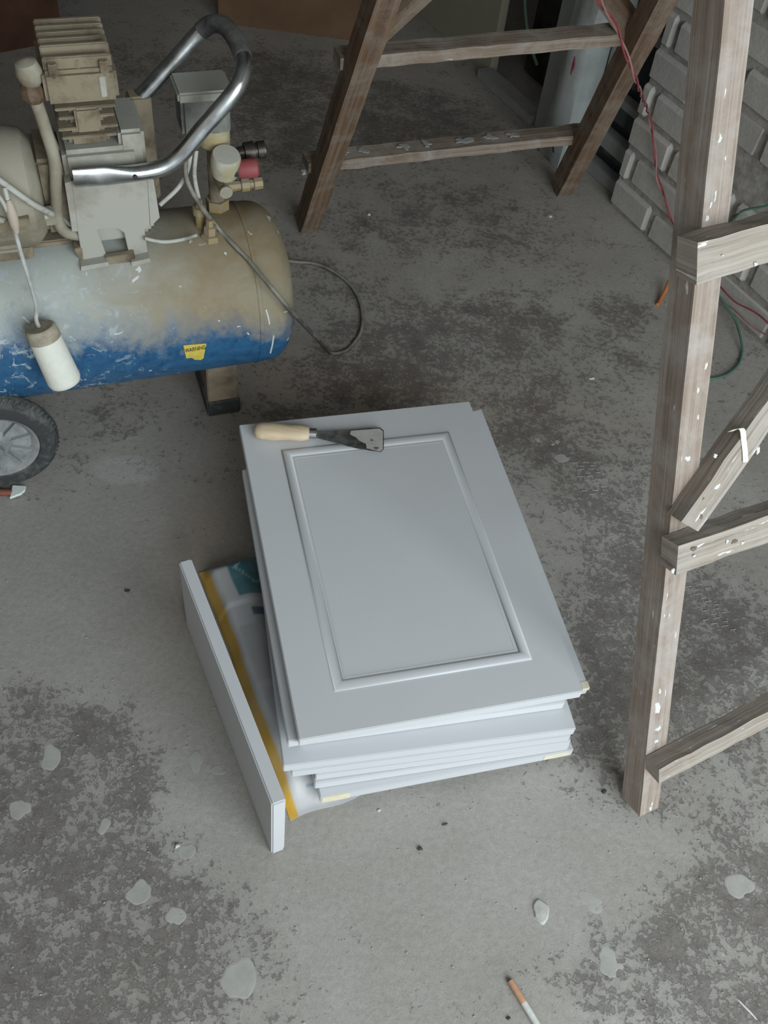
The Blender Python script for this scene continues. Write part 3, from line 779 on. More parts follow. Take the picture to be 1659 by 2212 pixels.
    A_ = [onv(158, 384, va), onv(225, 380, va), onv(290, 374, va), onv(350, 362, va), onv(392, 332, va), onv(440, 275, va), onv(500, 206, va), onv(522, 165, va + .012), onv(526, 130, va + .035), onv(508, 84, va + .075), onv(484, 56, vb - .03), onv(458, 52, vb - .01), onv(430, 72, vb), onv(380, 128, vb), onv(306, 208, vb)]
    b = NB(); pts = spline(A_, 7); n = len(pts)
    tube(b, pts, .0118, 20)
    # the mounting end is pressed flat and wide
    e0 = pts[0]
    for v in b.verts:
        s = (v.co - e0).dot(cu)
        if s < .085:
            k = min(1, (0.085 - s) / .04); c0 = min(pts[:30], key=lambda p: (p - v.co).length); dd = v.co - c0
            v.co = c0 + cu * dd.dot(cu) + cv * dd.dot(cv) * (1 - .55 * k) + UP * dd.z * (1 + .25 * k)
    hd = obj('handle', b, M_chrome, t, smooth=True, ang=60)
    b = NB(); i0 = int(n * 8.2 / 14); i1 = int(n * 11.9 / 14); tube(b, pts[i0:i1], .0126, 20); obj('grip', b, dusty('worn_black_grip', (.03, .03, .032), (.13, .13, .12), .4, .7, 25, .6, .15), hd, smooth=True)
    b = NB(); pb = onv(291, 379, va - .008); cyl(b, pb, pb - cv * .006, .0035, 12); obj('bolt', b, M_black, hd)
    # rear mount of the handle
    b = NB(); e = loc(pts[-1]); box(b, MC, e.x - .022, e.x + .012, .068, .096, .385, e.z + .006); rmnt = obj('rear_bracket', b, M_cast, t, bevel=.003)
    # ---- motor
    b = NB(); Mm = MC @ Matrix.Translation((-.315, -.004, .478))
    prof = [(-.33, .05), (-.325, .078), (-.25, .084), (-.03, .084), (-.012, .080), (0, .066), (.004, .03), (.004, 0)]
    lathe(b, Mm, prof, 56); mo = obj('motor', b, M_motor, t, smooth=True, ang=35)
    for k in range(9):
        a = radians(200 + k * 16); 
        b = NB(); p0_ = Mm @ Vector((-.24, .084 * cos(a), .084 * sin(a))); p1_ = Mm @ Vector((-.045, .084 * cos(a), .084 * sin(a)))
        beam(b, p0_, p1_, .004, .010, (p0_ - Mm @ Vector((-.24, 0, 0))), k); obj('cooling_fin', b, M_motor, mo)
    b = NB(); box(b, MC, -.50, -.335, -.095, -.083, .468, .486); obj('name_plate', b, M_cast, mo, bevel=.001)
    b = NB(); box(b, MC, -.55, -.34, -.055, .05, .390, .412); obj('motor_foot', b, M_cast, mo, bevel=.002)
    # ---- pump: crankcase, ribbed cylinder, head
    b = NB(); box(b, MC, -.276, -.170, -.040, .070, .392, .545); cc = obj('crankcase', b, M_sheet, t, bevel=.007, smooth=True)
    b = NB(); box(b, MC, -.196, -.160, -.034, .060, .40, .566); obj('crankcase_cover', b, M_sheet, cc, bevel=.005, smooth=True)
    b = NB(); box(b, MC, -.316, -.272, -.03, .06, .41, .53); obj('motor_coupling', b, M_cast, cc, bevel=.006, smooth=True)
    b = NB(); box(b, MC, -.262, -.206, -.022, .050, .54, .625); cyb = obj('cylinder', b, M_cast, t, bevel=.006, smooth=True)
    for k in range(5):
        z_ = .560 + k * .0145; b = NB(); e = .006 if k % 2 else .003
        box(b, MC, -.268 - e, -.200 + e, -.030 - e, .058, z_, z_ + .0042); obj('cylinder_fin', b, M_cast, cyb, bevel=.001)
    b = NB(); box(b, MC, -.250, -.217, -.040, -.02, .572, .607); obj('valve_window', b, M_cast, cyb, bevel=.003)
    b = NB(); box(b, MC, -.283, -.189, -.058, .045, .624, .668); hdp = obj('pump_head', b, M_cast, t, bevel=.005, smooth=True)
    for k in range(6):
        v_ = -.046 + k * .0172; b = NB(); box(b, MC, -.279, -.193, v_ - .0034, v_ + .0034, .666, .690 if k not in (0,) else .683); obj('head_fin', b, M_cast, hdp, bevel=.0015)
    for (u_, v_) in ((-.268, -.053), (-.204, -.053), (-.236, -.045), (-.268, .03), (-.204, .03)):
        b = NB(); cyl(b, C(u_, v_, .66), C(u_, v_, .678), .0065, 6, .0008); obj('head_bolt', b, M_cast, hdp)
    b = NB(); box(b, MC, -.213, -.205, -.0605, -.057, .632, .660); obj('head_rib', b, M_sheet, hdp, bevel=.001)
    # intake filter knob and delivery pipe on the left of the pump
    vv = -.040
    K = [onv(58, 158, vv), onv(60, 180, vv), onv(80, 225, vv), onv(100, 285, vv), onv(118, 350, vv), onv(121, 420, vv), onv(124, 470, vv), onv(140, 500, vv), onv(170, 508, vv)]
    b = NB(); tube(b, K, .0085, 14, 6); pp = obj('delivery_pipe', b, M_motor, t, smooth=True, ang=60)
    b = NB(); Mk = axisM(onv(52, 128, vv), onv(70, 176, vv)); lathe(b, Mk, [(0, .004), (.004, .014), (.016, .0175), (.028, .015), (.034, .010)], 24); obj('intake_cap', b, M_motor, pp, smooth=True)
    b = NB(); Mk = axisM(onv(62, 172, vv), onv(76, 212, vv)); lathe(b, Mk, [(0, .010), (.010, .015), (.022, .016), (.030, .010)], 8); obj('pipe_nut', b, dusty('dark_brass_nut', (.09, .05, .03), (.2, .15, .1), .5, .8, 30), pp)
    b = NB(); tube(b, [onv(62, 200, .02), onv(95, 265, .0), onv(130, 360, -.02), onv(112, 440, -.03)], .006, 10, 5); obj('support_bar', b, M_cast, pp, smooth=True)
    # ---- pressure switch column
    vs = .012
    def B3(x0, y0, x1, y1, dpth, name, mat, bev=.002, par=t, v_=vs):
        b_ = NB(); prism(b_, [onv(x0, y1, v_), onv(x1, y1 - (x1 - x0) * .10, v_), onv(x1 , y0 - (x1 - x0) * .10, v_), onv(x0, y0, v_)], cv * dpth)
        return obj(name, b_, mat, par, bevel=bev, smooth=True)
    l0 = loc(onv(396, 300, vs)); l1 = loc(onv(500, 290, vs)); l2 = loc(onv(390, 205, vs))
    b = NB(); box(b, MC, l0.x, l1.x, vs, vs + .055, l0.z, l2.z); psw = obj('pressure_switch', b, dusty('dusty_black_switch_box', (.07, .075, .07), (.26, .265, .225), .38, .7, 9, .8, .3), t, bevel=.005, smooth=True)
    b = NB(); box(b, MC, l0.x - .004, l1.x + .004, vs - .004, vs + .059, l2.z - .012, l2.z + .003); obj('switch_cover_rim', b, dusty('dusty_switch_lid', (.2, .2, .17), (.36, .36, .31), .35, .6, 12, .8, .3), psw, bevel=.003, smooth=True)
    b = NB(); lb = loc(onv(468, 300, vs)); cyl(b, C(lb.x, vs + .02, l0.z + .004), C(lb.x, vs + .02, l0.z - .026), .024, 24, .004); obj('switch_base', b, dusty('yellow_dusty_brass', (.34, .27, .12), (.40, .36, .25), .35, .65, 20, .7, .2), psw, smooth=True)
    zt0 = .25 + R - .004
    b = NB(); cyl(b, C(lb.x, vs + .02, l0.z - .02), C(lb.x, vs + .02, zt0), .0125, 16); riser = obj('riser_pipe', b, M_cast, t, smooth=True)
    b = NB(); cyl(b, C(lb.x, vs + .02, zt0 + .02), C(lb.x, vs + .02, zt0), .019, 6); obj('riser_nut', b, M_brass, riser)
    # regulator body facing the front with a round cap
    rg = onv(487, 352, -.012); b = NB(); 
    lathe(b, Matrix.Translation(rg) @ axisM(Vector((0, 0, 0)), Vector((cu * .05 - cv * .25 + UP * 1.0))), [(-.022, .012), (-.020, .020), (-.004, .0225), (.012, .0225), (.017, .020), (.018, 0)], 28)
    rgo = obj('regulator', b, dusty('dusty_yellow_regulator', (.33, .30, .17), (.44, .43, .37), .35, .6, 20, .75, .2), t, smooth=True)
    b = NB(); cyl(b, rg + cv * .0 + UP * -.005, C(lb.x, vs + .02, loc(rg).z - .005), .010, 14); obj('regulator_neck', b, M_brass, rgo, smooth=True)
    rk = onv(512, 366, -.02); rk2 = onv(556, 362, -.02); b = NB(); lathe(b, axisM(rk, rk2), [(0, .010), (.004, .0135), ((rk2 - rk).length - .003, .0150), ((rk2 - rk).length, .012)], 14); obj('pressure_knob', b, plain('red_plastic', (.26, .06, .06), .6), rgo, smooth=True)
    b = NB(); cyl(b, rk - cu * .014, rk, .0105, 14); obj('knob_collar', b, M_black, rgo, smooth=True)
    k0 = onv(505, 332, .02); k1 = onv(575, 322, .02); b = NB(); LL = (k1 - k0).length; lathe(b, axisM(k0, k1), [(0, .008), (LL * .3, .010), (LL * .32, .0145), (LL * .62, .0150), (LL * .64, .011), (LL * .70, .011), (LL * .72, .0135), (LL * .95, .0135), (LL, .008)], 16); obj('outlet_coupling', b, dusty('tarnished_brass_coupling', (.06, .05, .04), (.26, .27, .26), .55, .75, 50, .4, 0, .6), rgo, smooth=True, ang=30)
    b = NB(); cyl(b, k0, C(lb.x, vs + .02, loc(k0).z), .009, 12); obj('coupling_pipe', b, M_brass, rgo, smooth=True)
    g0 = onv(484, 404, -.012); g1 = onv(566, 394, -.012); LL = (g1 - g0).length; b = NB(); lathe(b, axisM(g0, g1), [(0, .009), (LL * .3, .008), (LL * .42, .007), (LL * .45, .0105), (LL * .65, .0105), (LL * .67, .0070), (LL * .76, .007), (LL * .78, .0098), (LL, .0092)], 8); obj('drain_tap', b, M_brass, rgo, smooth=True, ang=30)
    b = NB(); cyl(b, g0 - UP * .002, C(lb.x, vs + .02, loc(g0).z), .009, 12); obj('tap_pipe', b, M_brass, rgo, smooth=True)
    b = NB(); gp = g0 - cv * .012; cyl(b, gp, gp - cv * .004, .010, 20); obj('gauge_face', b, M_motor, rgo)
    # safety valve and check valve on the tank top
    cvp = ontank(455, 512, R); b = NB(); lathe(b, Matrix.Translation(cvp) @ Matrix.Rotation(-pi / 2, 4, 'Y'), [(-.004, .015), (.006, .015), (.007, .010), (.020, .010), (.021, .006), (.032, .006)], 6); ck = obj('check_valve', b, M_brass, t)
    b = NB(); tube(b, [cvp + UP * .012, onv(430, 522, -.035), onv(405, 522, -.04)], .005, 8, 4); obj('valve_arm', b, M_motor, ck)
    sv = ontank(433, 486, R); b = NB(); lathe(b, Matrix.Translation(sv) @ Matrix.Rotation(-pi / 2, 4, 'Y'), [(-.004, .008), (.02, .008), (.021, .011), (.034, .011), (.035, .006), (.046, .005)], 12); obj('safety_valve', b, M_brass, t, smooth=True, ang=30)
    # thin pipes
    def tb(name, pts, r_, mat, par=t): b_ = NB(); tube(b_, pts, r_, 8, 6); return obj(name, b_, mat, par, smooth=True, ang=60)
    tb('unloader_pipe', [onv(345, 443, -.03), onv(385, 405, -.02), onv(404, 370, -.01), onv(412, 330, .005)], .0035, M_tubegrey)
    tb('unloader_pipe', [onv(424, 325, .01), onv(420, 380, .0), onv(432, 440, -.005), onv(440, 480, -.01)], .0035, M_tubegrey)
    tb('unloader_pipe', [onv(312, 515, -.06), onv(350, 522, -.058), onv(390, 518, -.052), onv(425, 508, -.045)], .003, M_tubegrey)
    tb('unloader_pipe', [onv(130, 470, -.03), onv(165, 492, -.03), onv(215, 506, -.03), onv(260, 498, -.03)], .0045, M_sheet)
    # motor leads on the left
    tb('motor_lead', [onv(-20, 375, -.09), onv(25, 408, -.098), onv(70, 440, -.095), onv(112, 462, -.06)], .0045, M_tubegrey)
    tb('motor_lead', [onv(-20, 470, -.095), onv(30, 480, -.085), onv(70, 473, -.07), onv(110, 466, -.055)], .005, M_tubegrey)
    b = NB(); p_ = onv(106, 466, -.055); box(b, Matrix.Translation(p_) @ MC.to_3x3().to_4x4(), -.008, .008, -.008, .008, -.012, .012); obj('cable_gland', b, M_motor, t, bevel=.002)
    return t
compressor()

# power cord: drops from the switch, over the tank's end, loops on the floor
R_ = .134 + .0045
pts = [onv(400, 345, -.01), onv(404, 390, -.03), onv(430, 440, -.045)] + [ontank(px, py, R_) for px, py in ((470, 492), (505, 530), (540, 566))] + [onv(585, 620, -.141), onv(610, 650, -.148), onv(628, 672, -.148)]
z_ = pts[-1].z
pts += [at(628 + 84 * k_, 672 + 88 * k_, z_ + (.004 - z_) * k_) for k_ in (.2, .4, .6, .8, .93)] + [at(716, 763, .004), at(736, 762, .004), at(757, 750, .004), at(780, 715, .004), at(781, 668, .004), at(762, 622, .004), at(722, 588, .004), at(680, 570, .004), at(640, 566, .004), at(600, 560, .004)]
b = NB(); tube(b, pts, .0038, 8, 6)
o = obj('power_cord', b, dusty('dusty_power_cord', (.07, .065, .055), (.25, .24, .20), .42, .65, 14, .7, .15), base=at(712, 760), smooth=True, ang=60)
tag(o, 'thin dusty cord trailing over the compressor tank and looping on the floor', 'power cord')

# ------------------------------------------------------------------ small paint roller hung in front of the tank
def roller():
    a = onv(88, 712, -.150); e = onv(142, 828, -.172); d = (e - a).normalized(); a = a - d * .004; L = (e - a).length
    t = thing('paint_roller', e, 'small white paint roller hanging by its long wire frame in front of the blue tank', 'paint roller')
    b = NB(); lathe(b, axisM(a, e), [(0, .0), (.0005, .017), (.004, .0215), (.012, .0235), (L - .008, .0255), (L - .002, .0235), (L, .019), (L + .0005, 0)], 36)
    obj('roller_cover', b, plain('white_foam', (.66, .67, .60), .9, 0, .1, .04, 120, .3), t, smooth=True, ang=60)
    b = NB(); lathe(b, axisM(a - d * .001, e), [(0, .0), (0, .020), (.003, .0226), (.020, .0243), (.021, .0235)], 36); obj('end_cap', b, dusty('brown_stained_cap', (.27, .23, .17), (.40, .38, .30), .4, .6, 30), t, smooth=True, ang=40)
    b = NB(); w = [a + d * .004, a - d * .012, onv(76, 652, -.143), onv(52, 570, -.130), onv(34, 505, -.116), onv(22, 455, -.108), onv(10, 405, -.10)]
    tube(b, w, .003, 8, 6); obj('wire_frame', b, dusty('dusty_steel_wire', (.3, .3, .28), (.46, .48, .45), .35, .6, 30), t, smooth=True)
    b = NB(); M = axisM(onv(18, 432, -.106), onv(32, 488, -.114)); lathe(b, M, [(0, .003), (.006, .0055), (.020, .0075), (.034, .0065), (.046, .0035)], 14); obj('ferrule', b, plain('pinkish_plastic', (.42, .36, .29), .7), t, smooth=True)
    b = NB(); tube(b, [onv(32, 488, -.118), onv(22, 470, -.112), onv(8, 440, -.108), onv(-12, 410, -.10)], .0028, 8, 4); obj('hanging_wire', b, M_tubegrey, t, smooth=True)
roller()

# ------------------------------------------------------------------ scraper at the left edge
def scraper():
    z = .004
    t = thing('scraper', at(30, 1064), 'short scraper with red-brown handle and bright tip on the floor below the wheel', 'scraper')
    b = NB(); prism(b, [at(28, 1051, z), at(57, 1053, z), at(55, 1062, z), at(46, 1070, z), at(22, 1079, z)], UP * .0045)
    tt = NT('steel_tip_painted_glint'); tt.col((.84, .93, .90)); obj('blade', b, tt.set(.30, .2), t, bevel=.0008)  # white-green glint of the tip painted as its base colour
    b = NB(); h0 = at(26, 1064, .0065); h1 = at(-70, 1062, .0085); lathe(b, axisM(h0, h1), [(0, .005), (.004, .0060), (.03, .0068), (.07, .0078), ((h1 - h0).length, .005)], 16); obj('handle', b, plain('red_brown_wood', (.20, .07, .045), .55, 0, .4, .25, 40), t, smooth=True)
scraper()

# ------------------------------------------------------------------ cigarette butt
def butt():
    a = at(1102, 2118, .004); e = at(1166, 2222, .004); d = (e - a).normalized(); Lt = (e - a).length
    t = thing('cigarette_butt', at(1125, 2150), 'cigarette butt with tan filter on the floor at the bottom edge', 'cigarette butt')
    r = .0042
    b = NB(); lathe(b, axisM(a, e), [(0, r * .92), (.001, r), (Lt * .47, r)], 18); obj('filter', b, plain('tan_filter_paper', (.56, .33, .20), .8, 0, .2, .1, 150), t, smooth=True)
    b = NB(); lathe(b, axisM(a, e), [(Lt * .47, r * .99), (Lt * .75, r * 1.01), (Lt, r * .9)], 18); obj('paper', b, plain('ashy_white_paper', (.60, .62, .58), .85, 0, .2, .1, 200, .3), t, smooth=True)
    b = NB(); lathe(b, axisM(a - d * .0006, e), [(0, r * .80), (.0014, r * .85)], 18); obj('filter_end', b, plain('dark_filter_end', (.10, .07, .05), .9), t, smooth=True)
butt()

# ------------------------------------------------------------------ crumbs on the floor
def crumb(px, py, rx, ry, h, mat, label, cat, name, group=None, rot=0.4, jit=.3, seed=0):
    c = at(px, py); a = Vector((cos(rot), sin(rot), 0)); b = NB(); blob(b, c, a, UP.cross(a), rx, ry, h, UP, seed or int(px + py), jit)
    for v in b.verts:
        if v.co.z > h * .5 and rx < .01: v.co += Vector((random.uniform(-1, 1), random.uniform(-1, 1), random.uniform(-.5, .5))) * h * .2
    return tag(obj(name, b, mat, base=c), label, cat, group)
crumb(1168, 1970, .012, .016, .004, M_plasterblob, 'pale round lump of dried plaster on the bare floor above the cigarette butt', 'plaster lump', 'plaster_lump', rot=.1, jit=.10)
M_dark = plain('dark_grit', (.06, .05, .045), .9)
crumb(907, 1834, .0035, .0025, .004, M_dark, 'dark crumb on the floor, largest of the pair below the front of the stack', 'crumb', 'dark_crumb', 'dark crumbs on the floor')
crumb(962, 1780, .0035, .0015, .002, M_dark, 'tiny dark crumb on the floor, nearer the stack of the pair below it', 'crumb', 'dark_crumb', 'dark crumbs on the floor')
crumb(1304, 1710, .004, .003, .003, M_dark, 'dark crumb on the floor between the stack and the foot of the near trestle', 'crumb', 'dark_crumb', 'dark crumbs on the floor')
crumb(1099, 2200, .0025, .0018, .003, M_dark, 'dark crumb right beside the cigarette butt', 'crumb', 'dark_crumb', 'dark crumbs on the floor')
crumb(276, 1277, .004, .0025, .003, M_dark, 'dark crumb on the bare floor left of the drawer front', 'crumb', 'dark_crumb', 'dark crumbs on the floor')
crumb(819, 1751, .003, .0018, .002, M_flake, 'small pale chip on the floor just below the front of the stack', 'chip', 'paint_chip', 'pale chips on the floor')
crumb(384, 1827, .003, .003, .003, M_flake, 'white bead-like chip on the floor left of the drawer front\'s near end', 'chip', 'paint_chip', 'pale chips on the floor')
crumb(1278, 818, .006, .003, .002, M_flake, 'white chip on the floor beyond the far right corner of the stack', 'chip', 'paint_chip', 'pale chips on the floor')
crumb(1442, 660, .005, .008, .003, M_flake, 'white chip on the floor by the orange wire end', 'chip', 'paint_chip', 'pale chips on the floor')
crumb(797, 464, .004, .003, .003, M_flake, 'white chip on the dark floor right of the far trestle\'s left leg', 'chip', 'paint_chip', 'pale chips on the floor')
crumb(1188, 468, .005, .0035, .003, M_flake, 'white chip on the floor below the far trestle\'s right leg', 'chip', 'paint_chip', 'pale chips on the floor')
crumb(1612, 2178, .020, .0012, .001, M_flake, 'thin white splinter on the floor at the bottom right corner', 'splinter', 'splinter', rot=-.75, jit=.2)
crumb(1623, 855, .008, .003, .003, M_flake, 'white chip on the floor at the right edge above the diagonal brace', 'chip', 'paint_chip', 'pale chips on the floor', rot=.8)
crumb(656, 372, .007, .010, .004, M_flake, 'pale flake on the floor left of the far trestle\'s left leg', 'chip', 'paint_chip', 'pale chips on the floor')
rs = random.Random(21); b = NB()
for i in range(420):
    px, py = rs.uniform(-60, 1700), rs.uniform(350, 2230); c = at(px, py); r = rs.uniform(.0006, .0017)
    blob(b, c, Vector((1, 0, 0)), Vector((0, 1, 0)), r, r * rs.uniform(.6, 1), r * .8, UP, i, .3)
stuff(obj('plaster_grit', b, M_splat, floor))

# ------------------------------------------------------------------ wires by the brick wall
M_red = plain('red_wire', (.26, .05, .055), .5, 0, .4, .25); M_pinkw = plain('faded_red_wire', (.30, .16, .15), .6, 0, .3, .2)
M_green = plain('green_wire', (.07, .17, .12), .5, 0, .4, .2); M_orange = plain('orange_wire', (.52, .17, .05), .5)
def wallpt(px, py, off): return hit(px, py, W0 + WN * off, WN)
def twist(pts, r, pitch, off, ph=0):
    P = spline(pts, 14); out = []; L = 0
    for i, p in enumerate(P):
        if i: L += (P[i] - P[i - 1]).length
        T = (P[min(i + 1, len(P) - 1)] - P[max(i - 1, 0)]).normalized(); x = T.cross(Vector((.3, .9, .1))).normalized(); y = T.cross(x)
        a = 2 * pi * L / pitch + ph; out.append(p + (x * cos(a) + y * sin(a)) * off)
    return out
base = [pd(1294, -60, 1.50), pd(1297, 5, 1.56), pd(1330, 55, 1.62), pd(1350, 110, 1.66), pd(1378, 185, 1.76), wallpt(1402, 250, .04), wallpt(1414, 320, .02), wallpt(1419, 380, .015), wallpt(1436, 425, .012), wallpt(1456, 485, .012),
        wallpt(1500, 566, .012), wallpt(1551, 618, .012), wallpt(1590, 650, .011), wallpt(1625, 672, .011), wallpt(1690, 728, .011)]
t = thing('red_wire', wallpt(1419, 380, .015), 'red twisted wire hanging past the far trestle and along the brick wall', 'wire')
b = NB(); tube(b, twist(base, .002, .14, .0026), .0018, 7); obj('strand', b, M_red, t, smooth=True)
b2 = base[:-4] + [wallpt(1549, 640, .011), wallpt(1580, 668, .010), wallpt(1615, 695, .010), wallpt(1690, 745, .010)]
b = NB(); tube(b, twist(b2, .002, .14, .0026, pi), .0018, 7); obj('strand', b, M_pinkw, t, smooth=True, label='faded pinkish strand')
b = NB(); tube(b, [wallpt(1540, 628, .02), wallpt(1562, 650, .02), wallpt(1588, 692, .02), at(1601, 735, .012), at(1603, 762, .004), at(1594, 788, .004), at(1572, 808, .004), at(1545, 817, .004), at(1515, 819, .004), at(1480, 812, .004)], .0026, 8, 6)
tag(obj('green_wire', b, M_green, base=at(1603, 762), smooth=True), 'green wire looping onto the floor beside the near trestle post', 'wire')
b = NB(); tube(b, [at(1446, 606, .02), at(1438, 626, .012), at(1426, 648, .0045), at(1421, 658, .004)], .0042, 8, 6)
tag(obj('orange_wire', b, M_orange, base=at(1424, 652), smooth=True), 'short end of orange wire on the floor just left of the near trestle post', 'wire')
b = NB(); tube(b, [wallpt(1572, 488, .01), wallpt(1590, 470, .02), wallpt(1606, 455, .025), wallpt(1640, 448, .02), wallpt(1680, 440, .01)], .0026, 8, 6)
tag(obj('green_wire', b, M_green, base=wallpt(1606, 455, .02), smooth=True), 'short green wire across the broken hole in the brick wall at the right edge', 'wire')
# bent nail / iron in the hole
b = NB(); tube(b, [wallpt(1577, 483, .004), wallpt(1584, 468, .012), wallpt(1600, 462, .012)], .003, 8, 4)
tag(obj('iron_hook', b, M_cast, base=wallpt(1584, 468, .01), smooth=True), 'small rusty hook at the broken bricks above the top rung', 'hook')

# ------------------------------------------------------------------ things standing in the opening beyond the brick wall
M_glass = plain('dark_glossy_panel', (.018, .022, .028), .12, 0, .5, .5, 12)
M_greyframe = plain('dusty_grey_frame', (.26, .265, .255), .8, 0, .2, .12, 20)
def wbox(b, s0, s1, z0, z1, o0, o1): box(b, Mw, s0, s1, o0, o1, z0, z1)
t = thing('glazed_frame', Wp(-.09, 0, -.05), 'dark glossy panel in a grey frame standing against the end of the brick wall', 'window frame')
b = NB(); wbox(b, -.150, -.002, .03, .75, -.075, -.062); obj('pane', b, M_glass, t)
for (z0, z1) in ((0, .034), (.082, .122), (.195, .215), (.36, .385)):
    b = NB(); wbox(b, -.152, 0, z0, z1, -.08, -.035); obj('crossbar', b, M_greyframe, t, bevel=.002)
b = NB(); wbox(b, -.166, -.151, 0, .75, -.08, -.035); obj('stile', b, M_greyframe, t, bevel=.002)
# tall white board and a bowed sheet beside it
b = NB(); wbox(b, -.365, -.262, 0, .95, -.06, -.03)
tag(obj('white_board', b, plain('dusty_white_board', (.36, .385, .375), .75, 0, .2, .08, 8), base=Wp(-.3, 0, -.04), bevel=.001), 'tall pale board standing upright beyond the far trestle', 'board')
# plastic sack with print standing right of the board
def soft(name, s0, s1, z1, o0, o1, mat, label, cat, seed):
    b = NB(); n = 10; R = random.Random(seed)
    box(b, Mw, s0, s1, o0, o1, 0, z1)
    bmesh.ops.subdivide_edges(b, edges=b.edges[:], cuts=5, use_grid_fill=True)
    c = Wp((s0 + s1) / 2, z1 / 2, (o0 + o1) / 2)
    for v in b.verts:
        l = Mw.inverted() @ v.co; k = sin(pi * min(1, max(0, l.z / z1))) * .018
        l.y += (1 if l.y > (o0 + o1) / 2 else -1) * k * sin(pi * (l.x - s0) / (s1 - s0)); l.x += R.uniform(-.002, .002); l.y += R.uniform(-.003, .003)
        if l.z > z1 * .7: l.y += -.02 * (l.z / z1 - .7)
        v.co = Mw @ l
    o = obj(name, b, mat, base=Wp((s0 + s1) / 2, 0, (o0 + o1) / 2), smooth=True, ang=60); return tag(o, label, cat)
M_sackw = dusty('dusty_white_plastic', (.36, .39, .38), (.26, .26, .24), .45, .7, 9, .55, -.1)
sk = soft('plastic_sack', -.254, -.172, .42, -.05, .03, M_sackw, 'pale plastic sack with dark lettering standing behind the far trestle\'s right leg', 'sack', 4)
def wtext(body, s, z, off, size, par, mat):
    c_ = bpy.data.curves.new('lettering', 'FONT'); c_.body = body; c_.size = size; c_.extrude = .0006
    to = bpy.data.objects.new('lettering', c_); COL.objects.link(to); dg = bpy.context.evaluated_depsgraph_get()
    me = bpy.data.meshes.new_from_object(to.evaluated_get(dg)); bpy.data.objects.remove(to); b = NB(); b.from_mesh(me); bpy.data.meshes.remove(me)
    for v in b.verts: v.co = Wp(s + v.co.x, z + v.co.y, off + v.co.z)
    return obj('lettering', b, mat, par)
wtext('MA', -.246, .045, .050, .048, sk, M_black)
b = NB(); blob(b, Wp(-.20, .26, .042), WQ, UP, .012, .026, .001, WN, 3); obj('pink_print', b, plain('pink_print', (.30, .07, .11), .6), sk)
# low kerb strip, dark clutter and bowed laminate sheet between beige board and white board
b = NB(); wbox(b, -.63, -.37, 0, .026, -.06, -.015); tag(obj('timber_strip', b, M_greyframe, base=Wp(-.5, 0, -.04), bevel=.002), 'long pale strip lying on the floor between the beige and white boards', 'strip')
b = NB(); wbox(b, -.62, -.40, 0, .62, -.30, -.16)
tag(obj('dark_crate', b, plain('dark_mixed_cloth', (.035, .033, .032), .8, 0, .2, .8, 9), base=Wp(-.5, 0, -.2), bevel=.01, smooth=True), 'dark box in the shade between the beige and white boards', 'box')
b = NB(); N_ = 14; pts = [Wp(-.42 + .035 * sin(pi * i / N_) * .8, 0, -.085) + UP * (i / N_ * .8) for i in range(N_ + 1)]
for q_ in range(1): 
    A1 = [b.verts.new(p) for p in pts]; B1 = [b.verts.new(p + WQ * .045) for p in pts]; A2 = [b.verts.new(p + WN * .003) for p in pts]; B2 = [b.verts.new(p + WQ * .045 + WN * .003) for p in pts]
    for i in range(N_):
        for q4 in ((A1[i], A1[i + 1], B1[i + 1], B1[i]), (A2[i], B2[i], B2[i + 1], A2[i + 1]), (A1[i], A2[i], A2[i + 1], A1[i + 1]), (B1[i], B1[i + 1], B2[i + 1], B2[i])): b.faces.new(q4)
    b.faces.new((A1[0], B1[0], B2[0], A2[0])); b.faces.new((A1[-1], A2[-1], B2[-1], B1[-1]))
bmesh.ops.recalc_face_normals(b, faces=b.faces)
tag(obj('bowed_strip', b, M_greyframe, base=Wp(-.42, 0, -.085), smooth=True), 'narrow bowed grey strip leaning just left of the white board', 'strip')
b = NB(); tube(b, [Wp(-.60, .46, -.10), Wp(-.58, .35, -.08), Wp(-.56, .25, -.07), Wp(-.50, .17, -.06), Wp(-.44, .12, -.06)], .004, 8, 6)
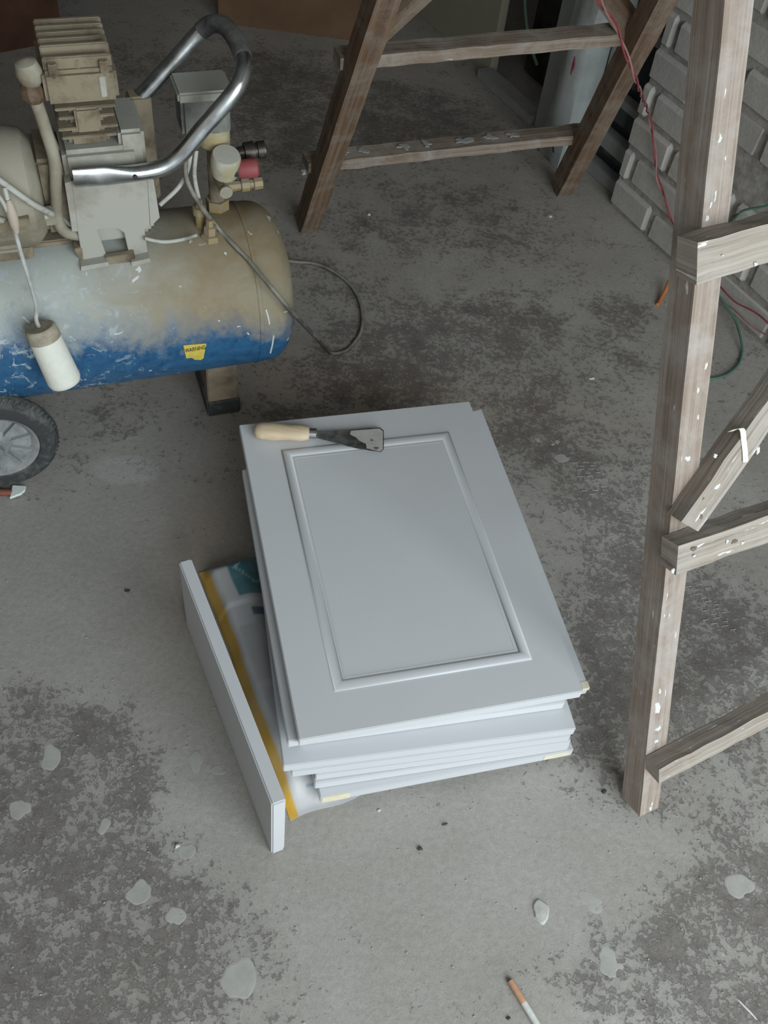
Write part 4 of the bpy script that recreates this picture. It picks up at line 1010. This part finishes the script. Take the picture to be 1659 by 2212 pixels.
tag(obj('green_wire', b, plain('dull_green_cord', (.10, .17, .13), .6), base=Wp(-.5, .2, -.06), smooth=True), 'dull green wire hanging in front of the dark box beyond the trestle', 'wire')
b = NB(); wbox(b, -1.02, -.622, 0, 1.0, -.075, -.05)
tag(obj('beige_board', b, plain('dusty_beige_board', (.30, .285, .215), .85, 0, .15, .06, 6), base=Wp(-.8, 0, -.06), bevel=.001), 'large beige board standing upright behind the far trestle', 'board')
# added dark backing: the unlit depth of the opening painted near-black
b = NB(); wbox(b, -2.6, -.0, 0, 2.7, -.75, -.65); struct(obj('recess_dark_backing', b, M_darkgap, base=Wp(-1.3, 0, -.7)))
b = NB(); blob(b, at(738, 112), Vector((1, 0, 0)), Vector((0, 1, 0)), .018, .018, .01, UP, 2)
tag(obj('plaster_lump', b, M_flake, base=at(738, 112)), 'small pale lump on the dark floor behind the far trestle\'s left leg', 'plaster lump')
# cardboard boxes along the back
def carton(name, p, q_, dpth, h, mat, label, tilt=0):
    x = (q_ - p); w = x.length; x.normalize(); y = UP.cross(x); M = Matrix((x, y, UP)).transposed().to_4x4(); M.translation = p
    t = thing(name, p + x * w / 2, label, 'box'); b = NB(); box(b, M, 0, w, 0, dpth, 0, h); obj('body', b, mat, t, bevel=.002)
    b = NB(); box(b, M, w * .47, w * .53, -.0008, dpth, h - .05, h + .0006); obj('packing_tape', b, plain('brown_tape', tuple(c * .8 for c in (.2, .13, .08)), .4), t)
    b = NB(); box(b, M, -.001, w * .495, -.001, dpth, h, h + .003); obj('flap', b, mat, t); b = NB(); box(b, M, w * .505, w + .001, -.001, dpth, h, h + .003); obj('flap', b, mat, t)
M_card = plain('dusty_cardboard', (.150, .092, .055), .9, 0, .1, .2, 7, .1)
M_redcard = plain('dark_red_brown_carton', (.085, .042, .028), .85, 0, .15, .35, 8, .1)
carton('cardboard_box', at(472, 50), at(792, 92), .35, .30, M_card, 'brown cardboard box on the floor behind the compressor handle, at the top edge')
carton('cardboard_box', at(-120, 138), at(138, 88), .40, .34, M_redcard, 'dark red-brown carton at the top left corner behind the compressor')
